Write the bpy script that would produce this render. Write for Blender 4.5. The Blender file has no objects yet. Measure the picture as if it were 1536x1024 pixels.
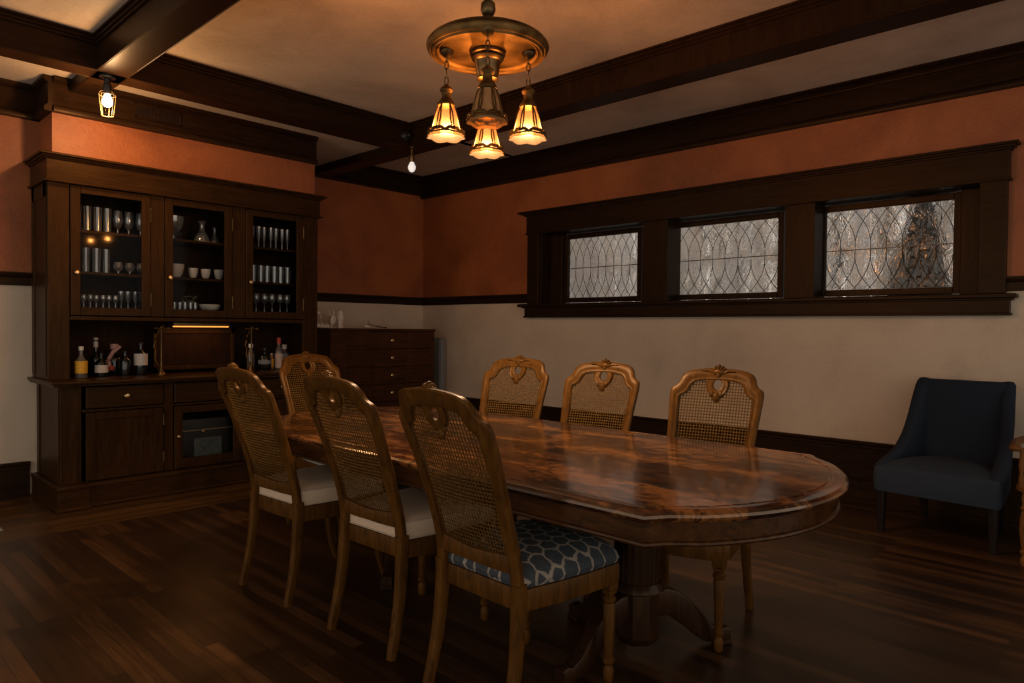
import bpy, bmesh, math, random
from mathutils import Vector, Matrix
random.seed(7)
PI = math.pi
scn = bpy.context.scene
COL = scn.collection
V = Vector

# ------------------------------------------------------------------ materials
MATS = {}
def newmat(name):
    m = bpy.data.materials.new(name); m.use_nodes = True
    nt = m.node_tree
    b = nt.nodes['Principled BSDF']
    MATS[name] = m
    return m, nt, b
def N(nt, t, **kw):
    n = nt.nodes.new(t)
    for k, v in kw.items():
        if k.startswith('i_'): n.inputs[k[2:].replace('_', ' ')].default_value = v
        else: setattr(n, k, v)
    return n
def ramp(nt, fac, stops):
    r = nt.nodes.new('ShaderNodeValToRGB')
    e = r.color_ramp.elements
    while len(e) < len(stops): e.new(0.5)
    for el, (p, c) in zip(e, stops):
        el.position = p; el.color = (*c, 1) if len(c) == 3 else c
    nt.links.new(fac, r.inputs[0]); return r
def bump(nt, b, h, strength=.2, dist=.002):
    n = nt.nodes.new('ShaderNodeBump'); n.inputs['Strength'].default_value = strength
    n.inputs['Distance'].default_value = dist
    nt.links.new(h, n.inputs['Height']); nt.links.new(n.outputs[0], b.inputs['Normal'])
def coords(nt, scale=(1, 1, 1), src='Object'):
    tc = nt.nodes.new('ShaderNodeTexCoord'); mp = nt.nodes.new('ShaderNodeMapping')
    mp.inputs['Scale'].default_value = scale
    nt.links.new(tc.outputs[src], mp.inputs[0]); return mp.outputs[0]
def wood(name, dark, light, scale=(30, 30, 3), rough=.4, coat=0., contrast=(.3, .7), bs=.15, detail=6, distort=1.5, spec=.15):
    m, nt, b = newmat(name)
    co = coords(nt, scale)
    n1 = N(nt, 'ShaderNodeTexNoise', i_Scale=1.0, i_Detail=detail, i_Roughness=.6, i_Distortion=distort)
    nt.links.new(co, n1.inputs['Vector'])
    r = ramp(nt, n1.outputs[0], [(contrast[0], dark), (contrast[1], light)])
    nt.links.new(r.outputs[0], b.inputs['Base Color'])
    b.inputs['Roughness'].default_value = rough
    b.inputs['Specular IOR Level'].default_value = spec; b.inputs['Specular Tint'].default_value = (1, .70, .42, 1)
    b.inputs['Coat Weight'].default_value = coat; b.inputs['Coat Roughness'].default_value = .12
    bump(nt, b, n1.outputs[0], bs, .002)
    return m
def plain(name, c, rough=.5, metal=0., noise=0., spec=.5, nscale=60):
    m, nt, b = newmat(name)
    b.inputs['Base Color'].default_value = (*c, 1)
    b.inputs['Roughness'].default_value = rough; b.inputs['Metallic'].default_value = metal
    b.inputs['Specular IOR Level'].default_value = spec
    if noise:
        n1 = N(nt, 'ShaderNodeTexNoise', i_Scale=nscale, i_Detail=4.)
        nt.links.new(coords(nt), n1.inputs['Vector'])
        r = ramp(nt, n1.outputs[0], [(.25, tuple(x*(1-noise) for x in c)), (.75, tuple(min(1, x*(1+noise)) for x in c))])
        nt.links.new(r.outputs[0], b.inputs['Base Color'])
        bump(nt, b, n1.outputs[0], .15, .001)
    return m
oak = wood('dark_oak_trim', (.007, .0035, .0018), (.026, .012, .0055), (14, 14, 3), .40, 0, (.25, .75), .12)
oakh = wood('dark_oak_horizontal', (.007, .0035, .0018), (.026, .012, .0055), (3, 3, 30), .40, 0, (.25, .75), .12)
hut = wood('hutch_oak', (.010, .0042, .0012), (.044, .019, .0055), (30, 30, 3), .38, 0, (.25, .75), .12)
huth = wood('hutch_oak_horizontal', (.010, .0042, .0012), (.044, .019, .0055), (3, 30, 40), .34, 0, (.25, .75), .12)
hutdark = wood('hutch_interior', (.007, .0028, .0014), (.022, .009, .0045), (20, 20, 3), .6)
chestw = wood('chest_mahogany', (.022, .0085, .004), (.080, .031, .013), (4, 20, 30), .4)
chairw = wood('chair_fruitwood', (.026, .010, .002), (.115, .047, .0085), (22, 22, 5), .36, .0, (.25, .8), .1)
chairw2 = wood('chair_dark_walnut', (.05, .024, .011), (.12, .058, .024), (22, 22, 5), .34, .1, (.25, .8), .1)
canem = wood('woven_cane', (.040, .019, .0045), (.10, .050, .012), (60, 60, 60), .8, 0, (.3, .7), .05, spec=.08)
tablew = wood('table_apron_wood', (.014, .005, .0015), (.06, .022, .006), (20, 4, 20), .26, .1, (.3, .75), .08)
pedw = wood('table_pedestal_wood', (.009, .0035, .0016), (.030, .012, .0045), (20, 20, 4), .36, .1, (.3, .75), .1)
legdark = plain('dark_leg_wood', (.007, .004, .003), .45, 0, 0, .2)
armw = wood('armchair_maple', (.07, .028, .008), (.20, .088, .026), (20, 20, 6), .4)

# table top: figured veneer with swirls
m, nt, b = newmat('table_top_veneer')
co = coords(nt, (3.2, 1.3, 1))
n0 = N(nt, 'ShaderNodeTexNoise', i_Scale=1.3, i_Detail=3., i_Distortion=1.2); nt.links.new(co, n0.inputs['Vector'])
w0 = N(nt, 'ShaderNodeTexNoise', i_Scale=6., i_Detail=7., i_Roughness=.6, i_Distortion=3.0); nt.links.new(co, w0.inputs['Vector'])
mx = N(nt, 'ShaderNodeMath', operation='MULTIPLY'); nt.links.new(n0.outputs[0], mx.inputs[0]); nt.links.new(w0.outputs[0], mx.inputs[1])
r = ramp(nt, mx.outputs[0], [(.17, (.006, .002, .001)), (.25, (.038, .012, .0035)), (.33, (.15, .056, .014))])
# seams between the leaves
tc = N(nt, 'ShaderNodeTexCoord'); sp = N(nt, 'ShaderNodeSeparateXYZ'); nt.links.new(tc.outputs['Object'], sp.inputs[0])
ab = N(nt, 'ShaderNodeMath', operation='ABSOLUTE'); nt.links.new(sp.outputs[1], ab.inputs[0])
sb = N(nt, 'ShaderNodeMath', operation='SUBTRACT'); nt.links.new(ab.outputs[0], sb.inputs[0]); sb.inputs[1].default_value = .62
ab2 = N(nt, 'ShaderNodeMath', operation='ABSOLUTE'); nt.links.new(sb.outputs[0], ab2.inputs[0])
gt = N(nt, 'ShaderNodeMath', operation='GREATER_THAN'); nt.links.new(ab2.outputs[0], gt.inputs[0]); gt.inputs[1].default_value = .0012
mc = N(nt, 'ShaderNodeMixRGB'); nt.links.new(gt.outputs[0], mc.inputs[0]); mc.inputs[1].default_value = (.01, .005, .003, 1); nt.links.new(r.outputs[0], mc.inputs[2])
nt.links.new(mc.outputs[0], b.inputs['Base Color'])
b.inputs['Roughness'].default_value = .19; b.inputs['Specular IOR Level'].default_value = .7; b.inputs['Specular Tint'].default_value = (1, .72, .46, 1); b.inputs['Coat Weight'].default_value = .30; b.inputs['Coat Roughness'].default_value = .10
bump(nt, b, n0.outputs[0], .25, .01)
tabletopm = m

# plaster walls
def plaster(name, c1, c2, c3, scale=1.3, fine=26., bs=.35, rough=.62, sp=.3):
    m, nt, b = newmat(name)
    co = coords(nt)
    a = N(nt, 'ShaderNodeTexNoise', i_Scale=scale, i_Detail=5., i_Roughness=.6, i_Distortion=.5); nt.links.new(co, a.inputs['Vector'])
    f = N(nt, 'ShaderNodeTexNoise', i_Scale=fine, i_Detail=5., i_Roughness=.7, i_Distortion=1.5); nt.links.new(co, f.inputs['Vector'])
    ad = N(nt, 'ShaderNodeMath', operation='MULTIPLY_ADD'); nt.links.new(f.outputs[0], ad.inputs[0]); ad.inputs[1].default_value = .35
    nt.links.new(a.outputs[0], ad.inputs[2])
    r = ramp(nt, ad.outputs[0], [(.45, c1), (.65, c2), (.88, c3)])
    nt.links.new(r.outputs[0], b.inputs['Base Color'])
    b.inputs['Roughness'].default_value = rough; b.inputs['Specular IOR Level'].default_value = sp
    bump(nt, b, f.outputs[0], bs, .004)
    return m
red = plaster('terracotta_plaster', (.18, .050, .015), (.26, .076, .022), (.34, .106, .032), 1.6, 20., .7, .5, .4)
cream = plaster('cream_plaster', (.45, .365, .275), (.53, .435, .33), (.58, .485, .37), 1.8, 30., .2)
ceilm = plaster('ceiling_plaster', (.42, .335, .265), (.58, .475, .385), (.70, .59, .48), 1.2, 30., .15)

# floor planks (run along Y, with a border along X before the hutch)
m, nt, b = newmat('oak_plank_floor')
tc = N(nt, 'ShaderNodeTexCoord')
def planks(rot):
    mp = N(nt, 'ShaderNodeMapping'); mp.inputs['Rotation'].default_value = (0, 0, rot)
    nt.links.new(tc.outputs['Object'], mp.inputs[0])
    br = N(nt, 'ShaderNodeTexBrick', offset=.37, squash=1.0)
    br.inputs['Scale'].default_value = 1.0; br.inputs['Brick Width'].default_value = 1.15; br.inputs['Row Height'].default_value = .057
    br.inputs['Mortar Size'].default_value = .0016; br.inputs['Mortar Smooth'].default_value = .3
    br.inputs['Color1'].default_value = (.1, .1, .1, 1); br.inputs['Color2'].default_value = (.9, .9, .9, 1); br.inputs['Mortar'].default_value = (0, 0, 0, 1)
    br.inputs['Bias'].default_value = 0.
    nt.links.new(mp.outputs[0], br.inputs['Vector'])
    m2 = N(nt, 'ShaderNodeMapping'); m2.inputs['Scale'].default_value = (2.6, 45, 1)
    nt.links.new(mp.outputs[0], m2.inputs[0])
    no = N(nt, 'ShaderNodeTexNoise', i_Scale=1.0, i_Detail=6., i_Roughness=.65, i_Distortion=1.2); nt.links.new(m2.outputs[0], no.inputs['Vector'])
    mix = N(nt, 'ShaderNodeMixRGB', blend_type='MIX'); mix.inputs[0].default_value = .60
    nt.links.new(br.outputs['Color'], mix.inputs[1]); nt.links.new(no.outputs[0], mix.inputs[2])
    return mix.outputs[0], br.outputs['Fac']
cA, fA = planks(PI/2); cB, fB = planks(0)
sp = N(nt, 'ShaderNodeSeparateXYZ'); nt.links.new(tc.outputs['Object'], sp.inputs[0])
g = N(nt, 'ShaderNodeMath', operation='GREATER_THAN'); nt.links.new(sp.outputs[1], g.inputs[0]); g.inputs[1].default_value = 4.86
rA = ramp(nt, cA, [(.22, (.006, .0026, .0014)), (.5, (.022, .0095, .0038)), (.78, (.075, .033, .012))])
rB = ramp(nt, cB, [(.22, (.016, .007, .002)), (.5, (.055, .025, .007)), (.78, (.115, .055, .016))])
mc = N(nt, 'ShaderNodeMixRGB'); nt.links.new(g.outputs[0], mc.inputs[0]); nt.links.new(rA.outputs[0], mc.inputs[1]); nt.links.new(rB.outputs[0], mc.inputs[2])
mf = N(nt, 'ShaderNodeMixRGB'); nt.links.new(g.outputs[0], mf.inputs[0]); nt.links.new(fA, mf.inputs[1]); nt.links.new(fB, mf.inputs[2])
dk = N(nt, 'ShaderNodeMixRGB'); nt.links.new(mf.outputs[0], dk.inputs[0]); nt.links.new(mc.outputs[0], dk.inputs[1]); dk.inputs[2].default_value = (.012, .007, .005, 1)
nt.links.new(dk.outputs[0], b.inputs['Base Color'])
b.inputs['Roughness'].default_value = .34; b.inputs['Specular IOR Level'].default_value = .45; b.inputs['Specular Tint'].default_value = (1, .72, .46, 1); b.inputs['Coat Weight'].default_value = .05; b.inputs['Coat Roughness'].default_value = .25
iv = N(nt, 'ShaderNodeMath', operation='SUBTRACT'); iv.inputs[0].default_value = 1.; nt.links.new(mf.outputs[0], iv.inputs[1])
bump(nt, b, iv.outputs[0], .3, .002)
floorm = m

brass = plain('aged_brass', (.17, .10, .036), .58, 1., .75, nscale=9)
bronze = plain('dark_bronze', (.13, .085, .04), .42, 1., .4, nscale=25)
knobm = plain('brass_knob', (.62, .42, .2), .3, 1.)
lead = plain('lead_came', (.09, .085, .08), .45, .6)
blackm = plain('black_metal', (.012, .012, .013), .4, .3)
greym = plain('grey_painted_metal', (.17, .18, .18), .5, 0, .1)
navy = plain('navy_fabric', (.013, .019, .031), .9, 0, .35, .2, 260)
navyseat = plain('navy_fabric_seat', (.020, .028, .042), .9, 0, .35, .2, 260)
beige = plain('beige_linen', (.54, .41, .295), .85, 0, .08, .2, 120)
greyc = plain('pale_grey_linen', (.34, .32, .28), .85, 0, .10, .2, 120)
pip = plain('piping', (.40, .31, .23), .8)
bone = plain('bone', (.78, .70, .58), .7, 0, .25, .3, 30)
bonedark = plain('dark_twig', (.05, .035, .025), .7)
labelw = plain('paper_label', (.50, .47, .42), .7, 0, .06)
labelo = plain('orange_label', (.62, .34, .03), .6, 0, .35, .3, 90)
labelp = plain('pink_label', (.50, .36, .30), .7, 0, .1)
reds = plain('red_ribbon', (.45, .07, .05), .6, 0, .4, .3, 30)
pinks = plain('pink_cloth', (.46, .26, .24), .8, 0, .35, .3, 40)
white = plain('white_ceramic', (.58, .56, .5), .3)
jade = plain('sage_leaves', (.17, .21, .15), .6, 0, .3)
bulbw = plain('white_bulb_glass', (.82, .82, .82), .35)

# patterned seat
m, nt, b = newmat('navy_scale_pattern_fabric')
co = coords(nt, (15.5, 15.0, 0))
dn = N(nt, 'ShaderNodeTexNoise', i_Scale=1.1, i_Detail=2.); nt.links.new(co, dn.inputs['Vector'])
def VM(op, a_, b_=None, c_=None):
    n = N(nt, 'ShaderNodeVectorMath', operation=op)
    for i, q in enumerate((a_, b_, c_)):
        if q is None: continue
        if isinstance(q, tuple): n.inputs[i].default_value = q
        else: nt.links.new(q, n.inputs[i])
    return n.outputs[0]
def MT(op, a_, b_=None):
    n = N(nt, 'ShaderNodeMath', operation=op)
    for i, q in enumerate((a_, b_)):
        if q is None: continue
        if isinstance(q, (int, float)): n.inputs[i].default_value = q
        else: nt.links.new(q, n.inputs[i])
    return n.outputs[0]
pd = VM('ADD', co, VM('MULTIPLY', VM('SUBTRACT', dn.outputs['Color'], (.5, .5, .5)), (.55, .55, 0)))
S3 = 1.7320508
def cellv(off):
    q = VM('MULTIPLY', VM('ADD', pd, off), (1, 1/S3, 0))
    return VM('MULTIPLY', VM('SUBTRACT', VM('FRACTION', q), (.5, .5, 0)), (1, S3, 0))
def hexd(v):
    av = VM('ABSOLUTE', v); x_ = N(nt, 'ShaderNodeSeparateXYZ'); nt.links.new(av, x_.inputs[0])
    return MT('MAXIMUM', x_.outputs[0], MT('ADD', MT('MULTIPLY', x_.outputs[0], .5), MT('MULTIPLY', x_.outputs[1], .8660254)))
hd = MT('MINIMUM', hexd(cellv((20, 20, 0))), hexd(cellv((20.5, 20+S3/2, 0))))
r = ramp(nt, hd, [(.415, (.030, .037, .046)), (.44, (.24, .20, .158))])
no = N(nt, 'ShaderNodeTexNoise', i_Scale=55., i_Detail=4.); nt.links.new(coords(nt), no.inputs['Vector'])
mm = N(nt, 'ShaderNodeMixRGB', blend_type='MULTIPLY'); mm.inputs[0].default_value = .6; nt.links.new(r.outputs[0], mm.inputs[1])
r2 = ramp(nt, no.outputs[0], [(.3, (.55, .55, .55)), (.7, (1.3, 1.3, 1.3))]); nt.links.new(r2.outputs[0], mm.inputs[2])
nt.links.new(mm.outputs[0], b.inputs['Base Color']); b.inputs['Roughness'].default_value = .85
scalem = m

# clear glass, window glass, bottle glass
def glass(name, c, rough, trans=1., ior=1.45):
    m, nt, b = newmat(name)
    b.inputs['Base Color'].default_value = (*c, 1); b.inputs['Roughness'].default_value = rough
    b.inputs['Transmission Weight'].default_value = trans; b.inputs['IOR'].default_value = ior
    return m
def thin_glass(name, tint, gloss=.1, rough=.05, haze=0., hazec=(.6, .62, .62), ior=1.5):
    m, nt, b = newmat(name)
    nt.nodes.remove(b); out = nt.nodes['Material Output']
    tr = N(nt, 'ShaderNodeBsdfTransparent'); tr.inputs[0].default_value = (*tint, 1)
    gl = N(nt, 'ShaderNodeBsdfGlossy'); gl.inputs['Roughness'].default_value = rough
    fr = N(nt, 'ShaderNodeFresnel'); fr.inputs[0].default_value = ior
    ad = N(nt, 'ShaderNodeMath', operation='ADD'); nt.links.new(fr.outputs[0], ad.inputs[0]); ad.inputs[1].default_value = gloss
    ad.use_clamp = True
    mx = N(nt, 'ShaderNodeMixShader'); nt.links.new(ad.outputs[0], mx.inputs[0]); nt.links.new(tr.outputs[0], mx.inputs[1]); nt.links.new(gl.outputs[0], mx.inputs[2])
    last = mx
    if haze:
        df = N(nt, 'ShaderNodeBsdfDiffuse'); df.inputs[0].default_value = (*hazec, 1)
        m2 = N(nt, 'ShaderNodeMixShader'); m2.inputs[0].default_value = haze
        nt.links.new(mx.outputs[0], m2.inputs[1]); nt.links.new(df.outputs[0], m2.inputs[2]); last = m2
    nt.links.new(last.outputs[0], out.inputs[0]); return m
cabglass = thin_glass('cabinet_pane_glass', (.90, .91, .91), .0, .05, ior=1.10)
glassware = thin_glass('clear_glassware', (.80, .82, .82), .12, .10, .10)
crystal = thin_glass('crystal_glassware', (.78, .80, .80), .22, .12, .12)
darkglass = plain('dark_bottle_glass', (.006, .008, .007), .12, 0, 0, .6)
amberglass = plain('clear_bottle_glass', (.10, .09, .08), .12)
whisky = plain('amber_liquor', (.25, .12, .03), .15)
m, nt, b = newmat('leaded_window_glass')
b.inputs['Base Color'].default_value = (.92, .93, .92, 1); b.inputs['Roughness'].default_value = .10; b.inputs['IOR'].default_value = 1.35
b.inputs['Transmission Weight'].default_value = 1.0
no = N(nt, 'ShaderNodeTexNoise', i_Scale=14., i_Detail=3., i_Distortion=1.0); nt.links.new(coords(nt, (1, 1, .6)), no.inputs['Vector'])
bump(nt, b, no.outputs[0], .8, .02)
winglass = m
# outside: pleated pale boards
m, nt, b = newmat('weathered_fence')
co = coords(nt, (1, 7, .55))
no = N(nt, 'ShaderNodeTexNoise', i_Scale=1.4, i_Detail=5., i_Roughness=.65, i_Distortion=.6); nt.links.new(co, no.inputs['Vector'])
r = ramp(nt, no.outputs[0], [(.33, (.02, .022, .025)), (.43, (.17, .16, .145)), (.50, (.60, .53, .44)), (.56, (.28, .31, .37)), (.64, (.85, .78, .68)), (.75, (.25, .23, .21))])
nt.links.new(r.outputs[0], b.inputs['Base Color']); b.inputs['Roughness'].default_value = .8
fencem = m

def emis(name, c, s):
    m, nt, b = newmat(name)
    b.inputs['Base Color'].default_value = (*c, 1)
    b.inputs['Emission Color'].default_value = (*c, 1); b.inputs['Emission Strength'].default_value = s
    return m
m, nt, b = newmat('lit_opal_shade')
b.inputs['Base Color'].default_value = (.014, .009, .004, 1); b.inputs['Roughness'].default_value = .4
tc = N(nt, 'ShaderNodeTexCoord'); sp = N(nt, 'ShaderNodeSeparateXYZ'); nt.links.new(tc.outputs['Object'], sp.inputs[0])
mr = N(nt, 'ShaderNodeMapRange'); mr.inputs[1].default_value = .0; mr.inputs[2].default_value = .15; mr.inputs[3].default_value = 0.; mr.inputs[4].default_value = 1.
nt.links.new(sp.outputs[2], mr.inputs[0])
r = ramp(nt, mr.outputs[0], [(0., (.85, .42, .13)), (.36, (1.0, .55, .20)), (1., (.50, .22, .07))])
nt.links.new(r.outputs[0], b.inputs['Emission Color']); b.inputs['Emission Strength'].default_value = .30
trn = N(nt, 'ShaderNodeBsdfTransparent'); trn.inputs[0].default_value = (1, .72, .42, 1)
mxs = N(nt, 'ShaderNodeMixShader'); mxs.inputs[0].default_value = .55
nt.links.new(b.outputs[0], mxs.inputs[1]); nt.links.new(trn.outputs[0], mxs.inputs[2]); nt.links.new(mxs.outputs[0], nt.nodes['Material Output'].inputs[0])
shadelit = m
shadeoff = thin_shade = plain('unlit_amber_shade', (.42, .30, .14), .3, 0, .4, .5, 22)
nt = shadeoff.node_tree; trn = N(nt, 'ShaderNodeBsdfTranslucent'); trn.inputs[0].default_value = (.7, .48, .2, 1)
mxs = N(nt, 'ShaderNodeMixShader'); mxs.inputs[0].default_value = .5
nt.links.new(nt.nodes['Principled BSDF'].outputs[0], mxs.inputs[1]); nt.links.new(trn.outputs[0], mxs.inputs[2]); nt.links.new(mxs.outputs[0], nt.nodes['Material Output'].inputs[0])
m, nt, b = newmat('glowing_bulb'); b.inputs['Emission Color'].default_value = (1, .72, .42, 1); b.inputs['Emission Strength'].default_value = 30
bulbm = m
bulbdim = emis('dim_bulb_glass', (.9, .9, .88), .32)
stripm = emis('lit_strip', (1.0, .33, .06), .75)

# ------------------------------------------------------------------ mesh tools
class MB:
    def __init__(s): s.v = []; s.f = []; s.mi = []
    def add(s, vs, fs, mi=0, mat=None):
        o = len(s.v)
        s.v += [tuple(mat @ V(p)) if mat else tuple(p) for p in vs]
        s.f += [tuple(o+i for i in f) for f in fs]; s.mi += [mi]*len(fs)
        return s
    def box(s, a, b, bev=.003, mi=0, mat=None):
        x0, x1 = sorted((a[0], b[0])); y0, y1 = sorted((a[1], b[1])); z0, z1 = sorted((a[2], b[2]))
        bm = bmesh.new()
        bmesh.ops.create_cube(bm, size=1)
        for v in bm.verts: v.co = V(((x0+x1)/2+v.co.x*(x1-x0), (y0+y1)/2+v.co.y*(y1-y0), (z0+z1)/2+v.co.z*(z1-z0)))
        bev = min(bev, .45*min(x1-x0, y1-y0, z1-z0))
        if bev > 0: bmesh.ops.bevel(bm, geom=list(bm.edges), offset=bev, segments=2 if bev > .006 else 1, profile=.6, affect='EDGES')
        bm.verts.index_update()
        s.add([v.co[:] for v in bm.verts], [[v.index for v in f.verts] for f in bm.faces], mi, mat)
        bm.free(); return s
    def prism(s, pts, a, b, axis='y', mi=0, mat=None):
        # pts: 2D outline; extruded along axis between a and b
        def P(p, t):
            if axis == 'y': return (p[0], t, p[1])
            if axis == 'x': return (t, p[0], p[1])
            return (p[0], p[1], t)
        n = len(pts)
        vs = [P(p, a) for p in pts]+[P(p, b) for p in pts]
        fs = [(i, (i+1) % n, n+(i+1) % n, n+i) for i in range(n)]+[tuple(range(n))[::-1], tuple(range(n, 2*n))]
        return s.add(vs, fs, mi, mat)
    def lathe(s, prof, c=(0, 0, 0), seg=20, mod=None, mi=0, mat=None, rot0=0.):
        vs = []; fs = []
        for r, z in prof:
            for k in range(seg):
                a = 2*PI*k/seg+rot0; rr = r*(mod(a, z) if mod else 1)
                vs.append((c[0]+rr*math.cos(a), c[1]+rr*math.sin(a), c[2]+z))
        n = len(prof)
        for i in range(n-1):
            for k in range(seg):
                k2 = (k+1) % seg
                fs.append((i*seg+k, i*seg+k2, (i+1)*seg+k2, (i+1)*seg+k))
        if prof[0][0] > 1e-4: fs.append(tuple(range(seg))[::-1])
        if prof[-1][0] > 1e-4: fs.append(tuple((n-1)*seg+k for k in range(seg)))
        return s.add(vs, fs, mi, mat)
    def sweep(s, path, secs, closed=False, mi=0, mat=None, cap=True, up=(0, 0, 1)):
        # path: points; secs: per-station list of 2D offsets (a,b) in frame (side, up2)
        P = [V(p) for p in path]; n = len(P); up = V(up); vs = []; fs = []
        for i in range(n):
            if closed: t = P[(i+1) % n]-P[i-1]
            else: t = P[min(i+1, n-1)]-P[max(i-1, 0)]
            t.normalize()
            sd = t.cross(up)
            if sd.length < 1e-4: sd = t.cross(V((1, 0, 0)))
            sd.normalize(); u2 = sd.cross(t)
            sec = secs[i] if isinstance(secs[0][0], (list, tuple)) else secs
            for a, b_ in sec: vs.append(P[i]+sd*a+u2*b_)
        m = len(secs[0]) if isinstance(secs[0][0], (list, tuple)) else len(secs)
        for i in range(n if closed else n-1):
            j = (i+1) % n
            for k in range(m):
                k2 = (k+1) % m
                fs.append((i*m+k, i*m+k2, j*m+k2, j*m+k))
        if not closed and cap:
            fs.append(tuple(range(m))[::-1]); fs.append(tuple((n-1)*m+k for k in range(m)))
        return s.add(vs, fs, mi, mat)
    def tube(s, path, r, seg=8, closed=False, mi=0, mat=None):
        rs = r if isinstance(r, (list, tuple)) else [r]*len(path)
        secs = [[(rr*math.cos(2*PI*k/seg), rr*math.sin(2*PI*k/seg)) for k in range(seg)] for rr in rs]
        # choose stable up
        d = V(path[-1])-V(path[0])
        up = (0, 0, 1) if closed or abs(d.normalized().z if d.length > 0 else 0) < .8 else (1, 0, 0)
        return s.sweep(path, secs, closed, mi, mat, up=up)
    def ball(s, c, r, seg=14, rings=8, mi=0, mat=None):
        rx, ry, rz = r if isinstance(r, (tuple, list)) else (r, r, r)
        prof = [(math.sin(PI*i/rings), -math.cos(PI*i/rings)) for i in range(rings+1)]
        vs = []; fs = []
        for q, z in prof:
            for k in range(seg):
                a = 2*PI*k/seg; vs.append((c[0]+rx*q*math.cos(a), c[1]+ry*q*math.sin(a), c[2]+rz*z))
        for i in range(rings):
            for k in range(seg):
                k2 = (k+1) % seg; fs.append((i*seg+k, i*seg+k2, (i+1)*seg+k2, (i+1)*seg+k))
        return s.add(vs, fs, mi, mat)
    def build(s, name, mats, parent=None, angle=35, loc=None):
        me = bpy.data.meshes.new(name)
        bm = bmesh.new()
        bv = [bm.verts.new(p) for p in s.v]
        for f, mi in zip(s.f, s.mi):
            try:
                ff = bm.faces.new([bv[i] for i in f]); ff.material_index = mi; ff.smooth = True
            except ValueError: pass
        bmesh.ops.remove_doubles(bm, verts=bm.verts, dist=1e-6)
        bmesh.ops.recalc_face_normals(bm, faces=bm.faces)
        bm.to_mesh(me); bm.free()
        me.set_sharp_from_angle(angle=math.radians(angle))
        for mt in (mats if isinstance(mats, (list, tuple)) else [mats]): me.materials.append(mt)
        o = bpy.data.objects.new(name, me); COL.objects.link(o)
        if parent: o.parent = parent
        if loc: o.location = loc
        return o
def tag(o, label=None, cat=None, group=None, kind=None):
    if label: o['label'] = label
    if cat: o['category'] = cat
    if group: o['group'] = group
    if kind: o['kind'] = kind
    return o
def empty(name, loc=(0, 0, 0), rz=0., label=None, cat=None, group=None, kind=None):
    o = bpy.data.objects.new(name, None); COL.objects.link(o)
    o.empty_display_size = .1
    o.location = loc; o.rotation_euler = (0, 0, rz)
    return tag(o, label, cat, group, kind)
def copy_tree(o, parent=None, kids=None):
    c = o.copy(); COL.objects.link(c)
    if parent: c.parent = parent
    for ch in CH[o.name] if o.name in CH else []: copy_tree(ch, c)
    return c
CH = {}
def index_children():
    CH.clear()
    for o in bpy.data.objects:
        if o.parent: CH.setdefault(o.parent.name, []).append(o)
def struct(name, mb, mats, **k):
    return tag(mb.build(name, mats, **k), kind='structure')
def catmull(pts, n=3):
    P = [V(p) for p in pts]; out = []
    for i in range(len(P)-1):
        a = P[max(i-1, 0)]; b_ = P[i]; c = P[i+1]; d = P[min(i+2, len(P)-1)]
        for k in range(n):
            t = k/n
            out.append(.5*((2*b_)+(c-a)*t+(2*a-5*b_+4*c-d)*t*t+(3*b_-a-3*c+d)*t**3))
    out.append(P[-1]); return out
def interp(tab, z):
    if z <= tab[0][0]: return tab[0][1]
    for (z0, a), (z1, b_) in zip(tab, tab[1:]):
        if z <= z1: return a+(b_-a)*(z-z0)/(z1-z0)
    return tab[-1][1]
def rrect(w, h, r, n=2):
    # rounded-rectangle cross section, w along a, h along b
    pts = []
    for cx, cy, a0 in ((w/2-r, h/2-r, 0), (-w/2+r, h/2-r, PI/2), (-w/2+r, -h/2+r, PI), (w/2-r, -h/2+r, 3*PI/2)):
        for k in range(n+1): pts.append((cx+r*math.cos(a0+PI/2*k/n), cy+r*math.sin(a0+PI/2*k/n)))
    return pts

# ------------------------------------------------------------------ room
XB = 5.556; YL = 6.05; YA = 6.78; YP = 5.70; XP0, XP1 = 1.32, 3.385; ZC = 3.134; ZL = 3.0
XMIN = -2.6; YMIN = -3.0
struct('floor', MB().box((XMIN, YMIN, -.08), (6.1, 7.0, 0), 0), floorm)
c = MB()
c.box((XMIN, YMIN, ZC), (6.1, 5.20, ZC+.12), 0).box((4.06, 5.14, ZC), (6.1, 7.0, ZC+.12), 0).box((XMIN, 5.15, ZL), (4.08, 7.0, ZL+.12), 0)
struct('ceiling', c, ceilm)
# back wall: left stretch, projecting stretch above the hutch, recessed stretch
w = MB()
w.box((XMIN, YL, 0), (3.385, YL+.12, 1.60), 0, 0).box((XMIN, YL, 1.60), (3.385, YL+.12, ZL), 0, 1)
w.box((XP0, YP, 2.455), (XP1, YL-.0, ZL), 0, 1)
w.box((3.375, 6.05, 0), (3.385, YA, 1.60), 0, 0).box((3.375, 5.75, 1.6), (3.385, YA, ZL), 0, 1).box((3.375, 5.75, 0), (3.385, 6.06, 1.6), 0, 0)
w.box((3.385, YA, 0), (XB+.3, YA+.12, 1.60), 0, 0).box((3.385, YA, 1.60), (XB+.3, YA+.12, ZC), 0, 1)
struct('wall_back', w, [cream, red])
# right wall with the window opening Y .90-4.81, Z 1.50-2.28
w = MB(); XO = XB+.30
w.box((XB, YMIN, 0), (XO, 7.0, 1.50), 0, 0)
w.box((XB, 4.83, 1.50), (XO, 7.0, 1.60), 0, 0).box((XB, YMIN, 1.50), (XO, .88, 1.60), 0, 0)
w.box((XB, 4.83, 1.60), (XO, 7.0, ZC), 0, 1).box((XB, YMIN, 1.60), (XO, .88, ZC), 0, 1)
w.box((XB, .88, 2.29), (XO, 4.83, ZC), 0, 1)
struct('wall_right', w, [cream, red])

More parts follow.
